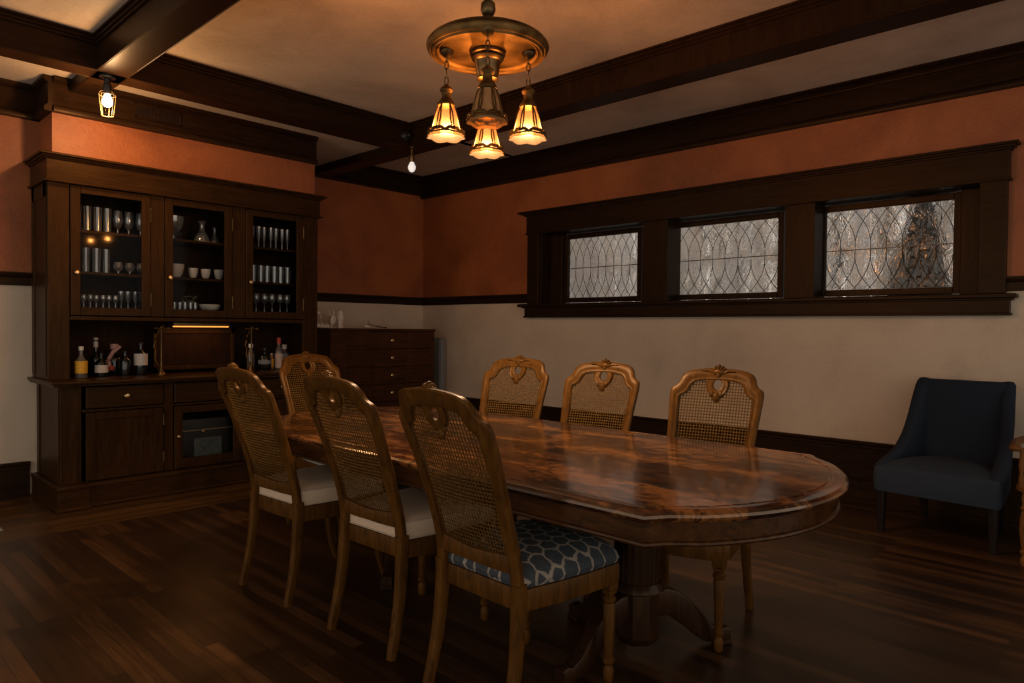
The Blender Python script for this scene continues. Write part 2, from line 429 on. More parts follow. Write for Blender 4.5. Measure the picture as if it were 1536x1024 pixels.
def run(mb, p0, p1, prof, ext=0):
    """extrude profile [(out, z)] along a straight horizontal run; outward = left normal"""
    a = V((*p0, 0)); b_ = V((*p1, 0)); t = (b_-a).normalized(); nrm = V((-t.y, t.x, 0))
    n = len(prof)
    vs = [a+nrm*o+V((0, 0, z)) for o, z in prof]+[b_+nrm*o+V((0, 0, z)) for o, z in prof]
    fs = [(i, (i+1) % n, n+(i+1) % n, n+i) for i in range(n)]+[tuple(range(n)), tuple(range(n, 2*n))]
    mb.add(vs, fs)
def crown_prof(z0, z1, top=.10):
    return [(0, z0), (.045, z0), (.05, z0+.012), (.05, z0+.03), (.04, z0+.045), (.032, z0+.05), (.032, z1-.06), (.045, z1-.055), (.05, z1-.04), (top-.03, z1-.025), (top, z1-.012), (top, z1), (0, z1)]
# crowns: run direction so that outward normal (left of travel) faces the room
t = MB()
run(t, (XB, YMIN), (XB, YA), crown_prof(2.875, ZC))
struct('trim_1', t, oakh)
t = MB(); run(t, (XB, YA), (3.385, YA), crown_prof(2.905, ZC)); struct('trim_2', t, oakh)
t = MB()
cp = [(0, 2.755), (.05, 2.755), (.055, 2.77), (.05, 2.79), (.035, 2.80), (.03, 2.81), (.03, 2.955), (.045, 2.96), (.06, 2.98), (.06, ZL), (0, ZL)]
run(t, (XP1, YP), (XP0-.0, YP), cp)
# cornice return on the left side of the projection and the left wall
run(t, (XP0, YP-.03), (XP0, YL), cp)
t.box((1.84, YP-.055, 2.83), (2.50, YP-.03, 2.95), .003) if False else None
struct('trim_3', t, oakh)
t = MB(); run(t, (XP0, YL), (XMIN, YL), cp); struct('trim_4', t, oakh)
# chair rails
rp = [(0, 1.545), (.022, 1.545), (.024, 1.60), (.034, 1.606), (.045, 1.622), (.045, 1.640), (0, 1.640)]
t = MB(); run(t, (XB, 4.965), (XB, YA), rp); run(t, (XB, YMIN), (XB, .745), rp); struct('trim_5', t, oakh)
t = MB(); run(t, (XB, YA), (3.385, YA), rp); struct('trim_6', t, oakh)
t = MB(); run(t, (1.262, YL), (XMIN, YL), rp); struct('trim_7', t, oakh)
# baseboards
def bp_(h): return [(0, 0), (.035, 0), (.035, .018), (.022, .03), (.022, h*.36), (.026, h*.37), (.026, h*.39), (.022, h*.40), (.022, h-.055), (.03, h-.05), (.03, h-.03), (.038, h-.022), (.040, h-.008), (.034, h), (0, h)]
t = MB(); run(t, (XB, YMIN), (XB, YA), bp_(.45)); struct('baseboard_right', t, oakh)
t = MB(); run(t, (XB, YA), (3.385, YA), bp_(.45)); run(t, (1.25, YL), (XMIN, YL), bp_(.26)); struct('baseboard_back', t, oakh)
# ceiling beams
def beam(axis, a0, a1, lo, hi, zb, zt):
    mb = MB()
    def B(u0, u1, v0, v1, z0, z1, bev=.003):
        if axis == 'y': mb.box((u0, v0, z0), (u1, v1, z1), bev)
        else: mb.box((v0, u0, z0), (v1, u1, z1), bev)
    B(lo, hi, a0, a1, zb, zt-.001)
    B(lo-.008, lo, a0, a1, zb+.0, zb+.018); B(hi, hi+.008, a0, a1, zb, zb+.018)
    for k, (e, z0, z1) in enumerate(((.014, zt-.055, zt-.035), (.026, zt-.036, zt-.014), (.04, zt-.015, zt-.001))):
        B(lo-e, lo+.002, a0, a1, z0, z1, .002); B(hi-.002, hi+e, a0, a1, z0, z1, .002)
    return mb
zb = 2.915
struct('trim_8', beam('y', YMIN, YL, 1.425, 1.605, zb, ZC), oak)           # left beam
struct('trim_9', beam('y', YMIN, YA, 3.985, 4.165, zb, ZC), oak)           # right beam
struct('trim_10', beam('x', XMIN, 4.0, 5.06, 5.23, zb, ZC), oakh)          # cross beam

# ------------------------------------------------------------------ windows
t = MB()
xc = 5.50
t.box((xc, 4.81, 1.53), (XB, 4.965, 2.285), .004).box((xc, .745, 1.53), (XB, .90, 2.285), .004)      # side casings
t.box((xc-.006, .735, 2.275), (XB, 4.975, 2.47), .003)                                          # head board
t.box((xc-.014, .725, 2.268), (XB, 4.985, 2.285), .002)
t.box((xc-.02, .72, 2.465), (XB, 5.0, 2.482), .003).box((xc-.035, .705, 2.48), (XB, 5.03, 2.497), .003).box((xc-.052, .685, 2.495), (XB, 5.07, 2.512), .003)
t.box((xc-.055, .68, 1.498), (XO-.02, 5.06, 1.528), .006)                                          # stool
t.box((xc-.01, .72, 1.40), (XB, 4.99, 1.50), .003).box((xc-.02, .71, 1.385), (XB, 5.0, 1.402), .003).box((xc-.025, .70, 1.485), (XB, 5.02, 1.50), .003)
struct('trim_11', t, oakh)
t = MB()
t.box((XB, 4.81, 1.52), (XO-.01, 4.83, 2.29), .002).box((XB, .88, 1.52), (XO-.01, .90, 2.29), .002).box((XB, .88, 2.27), (XO-.01, 4.83, 2.29), .002)
t.box((xc+.02, 3.27, 1.528), (5.76, 3.54, 2.272), .004).box((xc+.02, 1.975, 1.528), (5.76, 2.205, 2.272), .004)   # mullion posts
t.box((5.70, 4.645, 1.528), (5.78, 4.81, 2.27), .004).box((5.68, .90, 1.528), (5.78, 1.035, 2.27), .004)
struct('trim_12', t, oak)
def leaded(y0, y1, nb, idx):
    z0, z1 = 1.592, 2.218; xg = 5.75; w_ = y1-y0
    f = MB(); s_ = .046
    f.box((5.725, y0-s_, z0-s_), (5.775, y0, z1+s_), .004).box((5.725, y1, z0-s_), (5.775, y1+s_, z1+s_), .004)
    f.box((5.725, y0, z0-s_), (5.775, y1, z0), .004).box((5.725, y0, z1), (5.775, y1, z1+s_), .004)
    r = tag(f.build('window_%d' % idx, oak), kind='structure')
    p = MB(); p.box((xg-.002, y0-.003, z0-.003), (xg+.002, y1+.003, z1+.003), 0); p.build('window_pane', winglass, r)
    l = MB(); pitch = w_/nb; hz = (z1-z0)/2; zm = (z0+z1)/2 + .0
    R = .0028
    def clipline(pts):
        seg = []
        for q in pts:
            if y0 <= q[1] <= y1: seg.append(q)
            else:
                if len(seg) > 1: l.tube(seg, R, 5)
                seg = []
        if len(seg) > 1: l.tube(seg, R, 5)
    for k in range(-1, nb+2):
        yk = y0+(k+.0)*pitch
        for sx in (-1, 1):
            for sz in (-1, 1):
                pts = []
                for i in range(0, 25):
                    q = i/24; tt = max(0, (q-.16)/.84)
                    pts.append((xg-.004, yk+sx*pitch*1.15*tt**1.9+.0001, zm+sz*hz*q))
                clipline(pts)
        if y0 < yk < y1:
            for sz in (-1, 1): l.ball((xg-.004, yk, zm+sz*hz*.16), .0045, 6, 4)
    l.box((xg-.006, y0, zm-.0035), (xg-.002, y1, zm+.0035), .001)
    for a, b_ in (((y0, z0), (y1, z0+.004)), ((y0, z1-.004), (y1, z1)), ((y0, z0), (y0+.004, z1)), ((y1-.004, z0), (y1, z1))):
        l.box((xg-.006, a[0], a[1]), (xg-.002, b_[0], b_[1]), .0005)
    l.build('lead_lattice', lead, r)
leaded(3.725, 4.59, 9, 1); leaded(2.345, 3.30, 8, 2); leaded(1.085, 1.965, 8, 3)
# outside
f = MB()
for k in range(38):
    y = -1.6+k*.24; d = random.uniform(0, .05)
    f.box((7.0+d, y, -.3), (7.03+d, y+.215, 3.3+random.uniform(-.1, .1)), .004)
for z in (.4, 2.0): f.box((7.085, -1.6, z), (7.13, 7.5, z+.1), .004)
tag(f.build('board_fence', fencem), 'weathered pale board fence blurred behind the leaded glass windows', 'fence')
mb = MB(); mb.lathe([(.03, 0), (.03, .35), (.16, .5), (.25, .9), (.27, 1.4), (.22, 1.9), (.14, 2.3), (.04, 2.7), (0, 2.75)], seg=40, mod=lambda a, z: 1+.07*math.sin(5*a+3*z)+.05*math.sin(9*a-5*z))
o = mb.build('dark_window_column', plain('dark_column_black', (.008, .010, .008), .9, 0, .3)); o.location = (6.55, 1.47, -.25); tag(o, 'added dark column outside the rightmost leaded window, darkening the view through its glass', 'backdrop')  # added dark column, put there to darken the view through this window
struct('trim_13', MB().box((5.9, -3, -.4), (9, 8, -.25), 0), plain('outside_ground', (.2, .19, .17), .9, 0, .3, .3, 8))

# ------------------------------------------------------------------ hutch
H = empty('china_hutch', (1.27, 5.40, 0), 0, 'dark oak built-in china hutch with three glazed doors over a bar niche', 'cabinet')
def hb(name, mb, mat, parent=None, orig=(1.27, 5.40, 0), **k):
    o = mb.build(name, mat, parent or H, **k)
    me = o.data
    me.transform(Matrix.Translation(-V(orig)))
    return o
def sub(name, mb, mat, parent, **k): return hb(name, mb, mat, parent, **k)
X0, X1 = 1.27, 3.36; YU = 5.60; YK = 6.03
b1 = MB()
# upper carcass
b1.box((X0, YU, .88), (X0+.13, YU+.03, 2.262), .003).box((X1-.145, YU, .88), (X1, YU+.03, 2.262), .003)      # front posts
b1.box((X0, YU+.03, .88), (X0+.025, YK, 2.262), .002).box((X1-.025, YU+.03, .88), (X1, YK, 2.262), .002)
b1.box((X0-.006, YU+.04, .90), (X0+.002, YU+.10, 2.25), .002).box((X0-.006, YK-.08, .90), (X0+.002, YK-.01, 2.25), .002)
b1.box((X0-.006, YU+.04, 2.15), (X0+.002, YK-.01, 2.25), .002)
b1.box((X0+.02, YU+.03, 2.25), (X1-.02, YK, 2.27), .002)
for xa, xb in ((1.936, 2.033), (2.567, 2.681)): b1.box((xa, YU, 1.33), (xb, YU+.03, 2.262), .003)
b1.box((X0+.13, YU-.012, 1.295), (X1-.145, YK-.01, 1.325), .005)                                       # bottom of the glazed case
b1.box((1.98, YU+.03, 1.33), (1.99, YK-.01, 2.25), .001).box((2.62, YU+.03, 1.33), (2.63, YK-.01, 2.25), .001)
hb('upper_case', b1, hut)
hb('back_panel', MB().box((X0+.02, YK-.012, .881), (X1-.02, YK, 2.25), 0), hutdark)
# lower carcass
b2 = MB()
b2.box((1.30, 5.44, .16), (1.43, 5.47, .85), .003).box((3.20, 5.44, .16), (3.33, 5.47, .85), .003)
b2.box((1.30, 5.46, .02), (1.325, YK, .85), .002).box((3.305, 5.46, .02), (3.33, YK, .85), .002)
b2.box((1.292, 5.455, .17), (1.302, 5.51, .84), .002).box((1.292, YK-.07, .17), (1.302, YK-.01, .84), .002)
b2.box((1.32, YK-.012, .02), (3.31, YK, .86), 0).box((1.32, 5.47, .15), (3.31, YK-.01, .17), 0)
for xa, xb in ((1.975, 2.04), (2.575, 2.645)): b2.box((xa, 5.445, .17), (xb, 5.47, .85), .002)
b2.box((1.43, 5.446, .835), (3.2, 5.47, .85), .001).box((1.43, 5.446, .655), (3.2, 5.47, .672), .001)
b2.box((1.325, 5.47, .655), (3.305, YK-.01, .668), 0)
b2.box((2.0, 5.47, .17), (2.012, YK-.01, .66), 0).box((2.61, 5.47, .17), (2.622, YK-.01, .66), 0)
hb('lower_case', b2, hut)
# plinth
b3 = MB()
b3.box((1.262, 5.335, 0), (1.452, 5.46, .155), .003).box((3.178, 5.335, 0), (3.368, 5.46, .155), .003)
b3.box((1.255, 5.328, 0), (1.458, 5.46, .022), .006).box((3.172, 5.328, 0), (3.375, 5.46, .022), .006)
b3.box((1.255, 5.328, .145), (1.458, 5.46, .172), .008).box((3.172, 5.328, .145), (3.375, 5.46, .172), .008)
b3.box((1.45, 5.385, 0), (3.18, 5.46, .15), .002).box((1.45, 5.372, 0), (3.18, 5.46, .02), .006).box((1.45, 5.372, .14), (3.18, 5.46, .165), .007)
b3.box((1.262, 5.45, 0), (1.30, YK, .155), .003).box((1.255, 5.44, .145), (1.30, YK, .172), .008).box((1.255, 5.44, 0), (1.30, YK, .022), .006)
hb('plinth', b3, huth)
hb('counter', MB().box((1.235, 5.355, .856), (3.395, YK, .880), .008).box((1.25, 5.37, .842), (3.38, YK, .857), .003), huth)
# cornice
k_ = MB()
k_.box((X0-.012, YU-.018, 2.262), (X1+.012, YK, 2.415), .003).box((X0-.03, YU-.036, 2.250), (X1+.03, YK, 2.266), .004)
k_.box((X0-.025, YU-.03, 2.408), (X1+.025, YK, 2.42), .003).box((X0-.04, YU-.046, 2.418), (X1+.04, YK, 2.433), .004).box((X0-.058, YU-.065, 2.431), (X1+.06, YK, 2.448), .004)
hb('cornice', k_, huth)
# shelves inside
for z in (1.937, 1.638, 1.375):
    hb('shelf', MB().box((X0+.03, YU+.05, z-.011), (X1-.03, YK-.014, z+.011), .003), hut)
# upper glazed doors
ud = [(1.405, 1.933), (2.036, 2.564), (2.684, 3.212)]
for i, (xa, xb) in enumerate(ud):
    d = MB(); z0, z1 = 1.332, 2.248; s_ = .062
    yf = YU-.006
    d.box((xa, yf, z0), (xa+s_, yf+.024, z1), .003).box((xb-s_, yf, z0), (xb, yf+.024, z1), .003)
    d.box((xa+s_, yf, z0), (xb-s_, yf+.024, z0+.058), .003).box((xa+s_, yf, z1-.052), (xb-s_, yf+.024, z1), .003)
    dd = hb('door', d, hut)
    sub('glass_pane', MB().box((xa+s_-.004, yf+.010, z0+.054), (xb-s_+.004, yf+.013, z1-.048), 0), cabglass, dd)
    kn = MB(); kx = xa+.034
    kn.lathe([(0, 0), (.006, 0), (.006, .012), (.015, .018), (.017, .026), (.012, .034), (0, .036)], seg=14, mat=Matrix.Translation((kx, yf+.002, 1.635)) @ Matrix.Rotation(PI/2, 4, 'X'))
    tag(sub('knob', kn, knobm, dd), 'round brass knob')
    hg = MB()
    for hz in (1.46, 2.10): sub('hinge', MB().tube([(xb+.001, yf-.003, hz-.045), (xb+.001, yf-.003, hz+.045)], .0045, 8).ball((xb+.001, yf-.003, hz+.048), .006, 8, 5).ball((xb+.001, yf-.003, hz-.048), .006, 8, 5), bronze, dd)
# drawers and lower doors
lc = [(1.452, 1.972), (2.043, 2.572), (2.648, 3.197)]
def knob(par, x, y, z, sc=1.2):
    kn = MB(); kn.lathe([(0, 0), (.007*sc, 0), (.006*sc, .010*sc), (.014*sc, .016*sc), (.018*sc, .024*sc), (.012*sc, .032*sc), (0, .034*sc)], seg=14, mat=Matrix.Translation((x, y, z)) @ Matrix.Rotation(PI/2, 4, 'X'))
    tag(sub('knob', kn, knobm, par), 'round brass knob')
for i, (xa, xb) in enumerate(lc):
    d = hb('drawer', MB().box((xa+.004, 5.432, .678), (xb-.004, 5.46, .830), .005), huth)
    knob(d, (xa+xb)/2 if i != 1 else xb-.08, 5.434, .757)
    d = MB(); s_ = .062; z0, z1 = .172, .650
    a, c2 = xa+.004, xb-.004
    d.box((a, 5.436, z0), (a+s_, 5.462, z1), .003).box((c2-s_, 5.436, z0), (c2, 5.462, z1), .003)
    d.box((a+s_, 5.436, z0), (c2-s_, 5.462, z0+.075), .003).box((a+s_, 5.436, z1-.055), (c2-s_, 5.462, z1), .003)
    if i != 1:
        d.box((a+s_-.003, 5.450, z0+.07), (c2-s_+.003, 5.458, z1-.05), 0)
        d.box((a+s_, 5.444, z0+.075), (c2-s_, 5.452, z0+.082), .001)
    dd = hb('door', d, hut)
    if i == 1:
        sub('glass_pane', MB().box((a+s_-.004, 5.449, z0+.07), (c2-s_+.004, 5.452, z1-.05), 0), cabglass, dd)
        knob(dd, a+.03, 5.438, .42, .8)
    else:
        hg = MB()
        for hz in (.28, .56): sub('hinge', MB().tube([(c2+.001, 5.434, hz-.04), (c2+.001, 5.434, hz+.04)], .0045, 8), bronze, dd)
# niche back panel with frame, valance light
n_ = MB()
n_.box((2.04, 5.86, .905), (2.70, 5.88, 1.25), .002)
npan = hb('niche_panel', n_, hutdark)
n_ = MB()
for a, b_ in (((2.04, .905), (2.70, .935)), ((2.04, 1.20), (2.70, 1.25)), ((2.04, .905), (2.07, 1.25)), ((2.67, .905), (2.70, 1.25))):
    n_.box((a[0], 5.845, a[1]), (b_[0], 5.87, b_[1]), .004)
sub('panel_frame', n_, hut, npan)
st = hb('strip_light', MB().box((2.14, 5.70, 1.262), (2.60, 5.76, 1.294), .01), bronze)
sub('lens', MB().box((2.15, 5.705, 1.252), (2.59, 5.755, 1.264), .005), stripm, st)

# hutch contents ---------------------------------------------------
ORD = ['first', 'second', 'third', 'fourth', 'fifth', 'sixth', 'seventh', 'eighth', 'ninth', 'tenth', 'eleventh', 'twelfth']
def prof_shell(outer, t=.003):
    inner = [(max(r-t, .0005), z+(t if i == 0 else 0)) for i, (r, z) in enumerate(outer)]
    return [(0, outer[0][1])]+outer+inner[::-1]+[(0, inner[0][1])]
def P_tumbler(h, r): return prof_shell([(r*.8, 0), (r*.86, h*.3), (r, h)])
def P_highball(h, r): return prof_shell([(r*.85, 0), (r*.9, h*.4), (r, h)])
def P_wine(h, r): return [(0, 0), (r*.85, .0), (r*.8, .004), (.006, .010), (.004, h*.42), (.010, h*.48), (r*.85, h*.62), (r, h*.78), (r*.8, h), (r*.78, h), (r*.96, h*.78), (r*.8, h*.63), (0, h*.5)]
def P_flute(h, r): return [(0, 0), (r, .0), (r*.9, .004), (.006, .010), (.005, h*.35), (r*.8, h*.55), (r*.95, h), (r*.9, h), (r*.74, h*.56), (0, h*.4)]
def P_bowl(h, r): return prof_shell([(r*.45, 0), (r*.8, h*.3), (r*.97, h*.7), (r, h)])
def P_snifter(h, r): return [(0, 0), (r*.7, 0), (r*.6, .005), (.006, .01), (.006, h*.22), (r*.7, h*.34), (r, h*.58), (r*.75, h), (r*.72, h), (r*.96, h*.58), (0, h*.28)]
def P_decanter(h, r): return prof_shell([(r, 0), (r*1.0, h*.05), (r*.75, h*.3), (r*.35, h*.55), (r*.3, h*.8), (r*.55, h)])
shelves = {'top': 1.948, 'middle': 1.649, 'bottom': 1.3865}
items = [
 # door, shelf, kind, noun, n, x range, height, radius, profile, material, y
 ('left', 'top', 'tumbler', 'tall clear tumbler', 4, (1.485, 1.685), .185, .031, P_highball, glassware, 5.76),
 ('left', 'top', 'goblet', 'clear cut goblet', 3, (1.76, 1.92), .18, .038, P_snifter, crystal, 5.78),
 ('left', 'middle', 'highball_glass', 'tall clear highball glass', 4, (1.485, 1.69), .185, .030, P_highball, glassware, 5.80),
 ('left', 'middle', 'footed_cup', 'small footed crystal dish', 3, (1.76, 1.92), .09, .036, P_snifter, crystal, 5.76),
 ('left', 'bottom', 'liqueur_glass', 'tiny stemmed liqueur glass', 7, (1.48, 1.735), .10, .0205, P_wine, crystal, 5.74),
 ('left', 'bottom', 'cordial_glass', 'tall flared cordial glass', 4, (1.785, 1.935), .135, .0235, P_flute, crystal, 5.78),
 ('middle', 'middle', 'cup', 'small white teacup', 3, (2.32, 2.53), .085, .038, P_bowl, white, 5.78),
 ('middle', 'bottom', 'shot_glass', 'small cut shot glass', 6, (2.12, 2.33), .065, .019, P_tumbler, crystal, 5.75),
 ('right', 'top', 'champagne_flute', 'slender champagne flute', 8, (2.77, 3.16), .19, .025, P_flute, glassware, 5.78),
 ('right', 'middle', 'water_glass', 'straight sided water glass', 7, (2.77, 3.16), .15, .031, P_highball, glassware, 5.78),
 ('right', 'bottom', 'wine_glass', 'stemmed wine glass', 6, (2.79, 3.16), .165, .035, P_wine, glassware, 5.78),
]
for door, sh, kind, noun, n, (xa, xb), h, r, pf, mt, y in items:
    base = MB().lathe(pf(h, r), seg=16).build(kind, mt)
    for k in range(n):
        o = base if k == 0 else base.copy()
        if k: COL.objects.link(o)
        o.location = (xa+(xb-xa)*k/max(1, n-1), y+(.004 if k % 2 else -.004)+random.uniform(-.004, .004), shelves[sh]+.0005)
        o.rotation_euler.z = random.uniform(0, 3)
        tag(o, '%s, %s from left on the %s shelf, %s cabinet door' % (noun, ORD[k], sh, door), 'cup' if kind == 'cup' else 'glass', '%ss on the %s shelf behind the %s cabinet door' % (noun, sh, door))
def one(name, prof, loc, mt, label, cat, seg=20, mod=None):
    o = MB().lathe(prof, seg=seg, mod=mod).build(name, mt); o.location = loc
    return tag(o, label, cat)
one('punch_bowl', P_bowl(.13, .085), (2.17, 5.80, 1.9485+.062), crystal, 'large clear glass bowl raised on a dish, top shelf behind the middle cabinet door', 'bowl', 24)
one('footed_dish', prof_shell([(.05, 0), (.02, .02), (.02, .035), (.07, .058), (.075, .0605)]), (2.17, 5.80, 1.9485), crystal, 'low footed glass dish under the large bowl, middle cabinet top shelf', 'dish')
one('decanter', P_decanter(.17, .065), (2.40, 5.80, 1.9585), crystal, 'bell shaped glass decanter on a pale plate, middle cabinet top shelf', 'decanter')
one('plate', [(0, 0), (.06, 0), (.085, .008), (.083, .010), (.058, .004), (0, .004)], (2.40, 5.80, 1.9485), white, 'pale plate under the glass decanter, middle cabinet top shelf', 'plate')
one('pitcher', P_decanter(.15, .04), (2.525, 5.84, 1.9485), glassware, 'narrow clear pitcher beside the decanter, middle cabinet top shelf', 'pitcher')
one('mixing_bowl', P_bowl(.11, .062), (2.19, 5.79, 1.6495), white, 'round off-white bowl at the left of the middle shelf, middle cabinet', 'bowl')
one('serving_bowl', P_bowl(.055, .085), (2.45, 5.76, 1.3865), white, 'wide shallow white bowl on the bottom shelf of the middle cabinet', 'bowl')
lf = MB()
for k in range(16):
    a = random.uniform(0, 2*PI); d = random.uniform(.0, .06); z = random.uniform(.05, .12)
    lf.ball((d*math.cos(a), d*math.sin(a), z), (.022, .012, .006), 8, 4, mat=Matrix.Rotation(random.uniform(-.5, .5), 4, 'X'))
for k in range(5): lf.tube([(0, 0, .0), (.02*math.cos(k*1.3), .02*math.sin(k*1.3), .06), (.05*math.cos(k*1.3), .05*math.sin(k*1.3), .1)], .0025, 5)
o = lf.build('leafy_sprig', jade); o.location = (2.40, 5.84, 1.39)
o.location = (2.34, 5.92, 1.392); tag(o, 'sage green sprig standing behind the wide white bowl', 'plant')

# bottles
def bottle(name, loc, prof, mt, label, labz=None, labm=None, cap=None, seg=20):
    e = empty(name, loc, 0, label, 'bottle')
    MB().lathe([(0, 0)]+prof+[(0, prof[-1][1])], seg=seg).build('bottle_body', mt, e)
    if labz:
        z0, z1, r = labz
        pts = []
        l = MB(); segn = 12; vs = []; fs = []
        a0, a1 = -PI*.98, -PI*.02
        a0 -= .35; a1 -= .35
        for k in range(segn+1):
            a = a0+(a1-a0)*k/segn
            for rr, z in ((r+.0015, z0), (r+.0015, z1), (r+.0002, z1), (r+.0002, z0)): vs.append((rr*math.cos(a), rr*math.sin(a), z))
        for k in range(segn):
            for j in range(4): fs.append((k*4+j, k*4+(j+1) % 4, k*4+4+(j+1) % 4, k*4+4+j))
        l.add(vs, fs); l.build('paper_label', labm, e)
    if cap:
        r, z0, z1, cm = cap
        MB().lathe([(0, z0), (r, z0), (r, z1), (r*.9, z1+.003), (0, z1+.003)], seg=14).build('cap', cm, e)
    return e
zc_ = .8805
def std(r, h, sh=.6, nr=.014): return [(r*.95, 0), (r, .006), (r, h*sh), (r*.9, h*(sh+.06)), (nr*1.2, h*(sh+.2)), (nr, h*(sh+.24)), (nr, h*.95), (nr*1.15, h*.955), (nr*1.15, h)]
bottle('liquor_bottle', (1.485, 5.66, zc_), std(.040, .215, .52), amberglass, 'clear bottle with a bright orange label, leftmost on the hutch counter', (.035, .125, .040), labelo, (.017, .2, .225, white))
bottle('wine_bottle', (1.635, 5.86, zc_), std(.046, .27, .45), darkglass, 'tallest dark bottle with pale foil neck, behind the square-labelled bottle', None, None, (.016, .215, .285, labelw))
bottle('liquor_bottle', (1.632, 5.72, zc_), std(.043, .165, .60, .012), darkglass, 'squat dark bottle with a square cream label, second from left', (.032, .088, .043), labelw, (.014, .15, .175, blackm))
e = bottle('ornate_bottle', (1.765, 5.87, zc_), std(.050, .22, .55, .02), darkglass, 'dark bottle draped with pink and red cloth behind the short dark bottle', None, None, (.03, .2, .235, pinks))
d = MB()
d.ball((-.045, -.02, .075), (.035, .02, .05)).ball((.05, -.02, .07), (.03, .02, .055)).tube([(-.05, -.03, .12), (-.02, -.04, .18), (.03, -.03, .22)], .014, 8)
d.build('pink_cloth', pinks, e)
d = MB(); d.ball((-.03, -.045, .055), (.022, .012, .02)).ball((.055, -.045, .06), (.026, .012, .025)); d.build('red_bow', reds, e)
bottle('liquor_bottle', (1.80, 5.74, zc_), std(.038, .175, .62, .012), darkglass, 'short dark unlabelled bottle in front of the pink draped bottle', None, None, (.013, .165, .185, blackm))
bottle('liquor_bottle', (1.918, 5.76, zc_), std(.047, .235, .60, .014), darkglass, 'dark bottle with a tall white label beside the left brass stand', (.075, .165, .047), labelw, (.016, .22, .25, blackm))
bottle('liquor_bottle', (2.855, 5.86, zc_), std(.034, .21, .60, .016), amberglass, 'clear decanter-like bottle just right of the right brass stand', None, None, (.02, .195, .225, bulbw))
bottle('round_flask', (2.955, 5.80, zc_), [(.05, 0), (.056, .01), (.056, .10), (.045, .125), (.015, .14), (.014, .165), (.017, .17)], darkglass, 'wide black flask with a small grey label on the right side of the counter', (.05, .085, .056), greym, (.016, .17, .19, blackm))
bottle('small_bottle', (3.04, 5.84, zc_), std(.020, .13, .75, .012), whisky, 'small amber bottle between the black flask and the tall pink-labelled bottle', (.02, .09, .020), labelo, (.012, .128, .14, labelw))
bottle('wine_bottle', (3.09, 5.80, zc_), std(.036, .275, .55, .014), amberglass, 'tall bottle with a long pale pink label on the right of the counter', (.01, .14, .036), labelp, (.017, .225, .28, reds))
bottle('liquor_bottle', (3.175, 5.86, zc_), std(.038, .20, .60, .014), amberglass, 'clear bottle with a dull blue-grey band, rightmost on the hutch counter', (.10, .135, .038), plain('blue_label', (.12, .18, .25), .5), (.022, .18, .215, labelw))
# brass stands
def stand(x, label):
    e = empty('brass_stand', (x, 5.665, zc_), 0, label, 'stand', 'brass stands flanking the niche panel')
    MB().lathe([(0, 0), (.034, 0), (.034, .006), (.022, .02), (.012, .06), (.007, .11), (.006, .35), (.009, .36), (.009, .375), (0, .38)], seg=14).build('post', bronze, e)
    MB().tube([(-.055, -.035, .30), (.0, .0, .365), (.02, .012, .385)], .0065, 8).ball((-.055, -.035, .30), .009, 8, 5).build('lever', brass, e)
    MB().tube([(-.045, 0, .362), (.05, 0, .362)], .0055, 8).ball((.052, 0, .362), .010, 8, 5).ball((-.047, 0, .362), .008, 8, 5).build('crossbar', brass, e)
    MB().tube(catmull([(-.05, -.01, .25), (-.058, -.01, .22), (-.045, -.01, .19), (-.05, -.01, .13), (-.02, -.01, .07), (0, 0, .05)], 3), .004, 6).ball((-.05, -.01, .255), .010, 8, 5).build('handle', brass, e)
stand(2.035, 'slender brass stand with crossed rods at the left edge of the niche panel')
stand(2.765, 'slender brass stand with crossed rods at the right edge of the niche panel')
# strongbox behind the lower glass door
e = empty('strongbox', (2.31, 5.60, .1705), 0, 'black metal box behind the lower glazed door', 'box')
MB().box((-.22, -.09, 0), (.22, .25, .36), .01).build('box_body', blackm, e)
MB().box((-.22, -.098, .27), (.22, -.088, .278), .002).ball((-.02, -.10, .262), (.014, .008, .010)).build('clasp', knobm, e)
MB().box((-.09, -.096, .06), (.13, -.0895, .21), .002).build('grey_plate', plain('grey_plate', (.06, .075, .07), .4, 0, .5, .4, 20), e)

# vent grille in the trim above the hutch
g_ = MB(); gx0, gx1, gz0, gz1 = 1.845, 2.185, 2.835, 2.945; gy = YP-.031
g_.box((gx0, gy-.008, gz1-.012), (gx1, gy, gz1), .002).box((gx0, gy-.008, gz0), (gx1, gy, gz0+.012), .002)
for x in (gx0, (gx0+gx1)/2-.008, gx1-.014): g_.box((x, gy-.008, gz0), (x+.014, gy, gz1), .002)
e = tag(g_.build('air_vent', oakh), 'brown metal air vent grille in the trim above the hutch', 'vent')
g_ = MB()
for k in range(1, 22):
    x = gx0+(gx1-gx0)*k/22; g_.box((x-.0025, gy-.006, gz0), (x+.0025, gy-.002, gz1), 0)
for k in range(1, 8):
    z = gz0+(gz1-gz0)*k/8; g_.box((gx0, gy-.006, z-.0022), (gx1, gy-.002, z+.0022), 0)
g_.build('grid', oakh, e)
MB().box((gx0+.005, gy-.0015, gz0+.005), (gx1-.005, gy-.0005, gz1-.005), 0).build('duct_opening', plain('vent_black', (.004, .003, .003), .9), e)

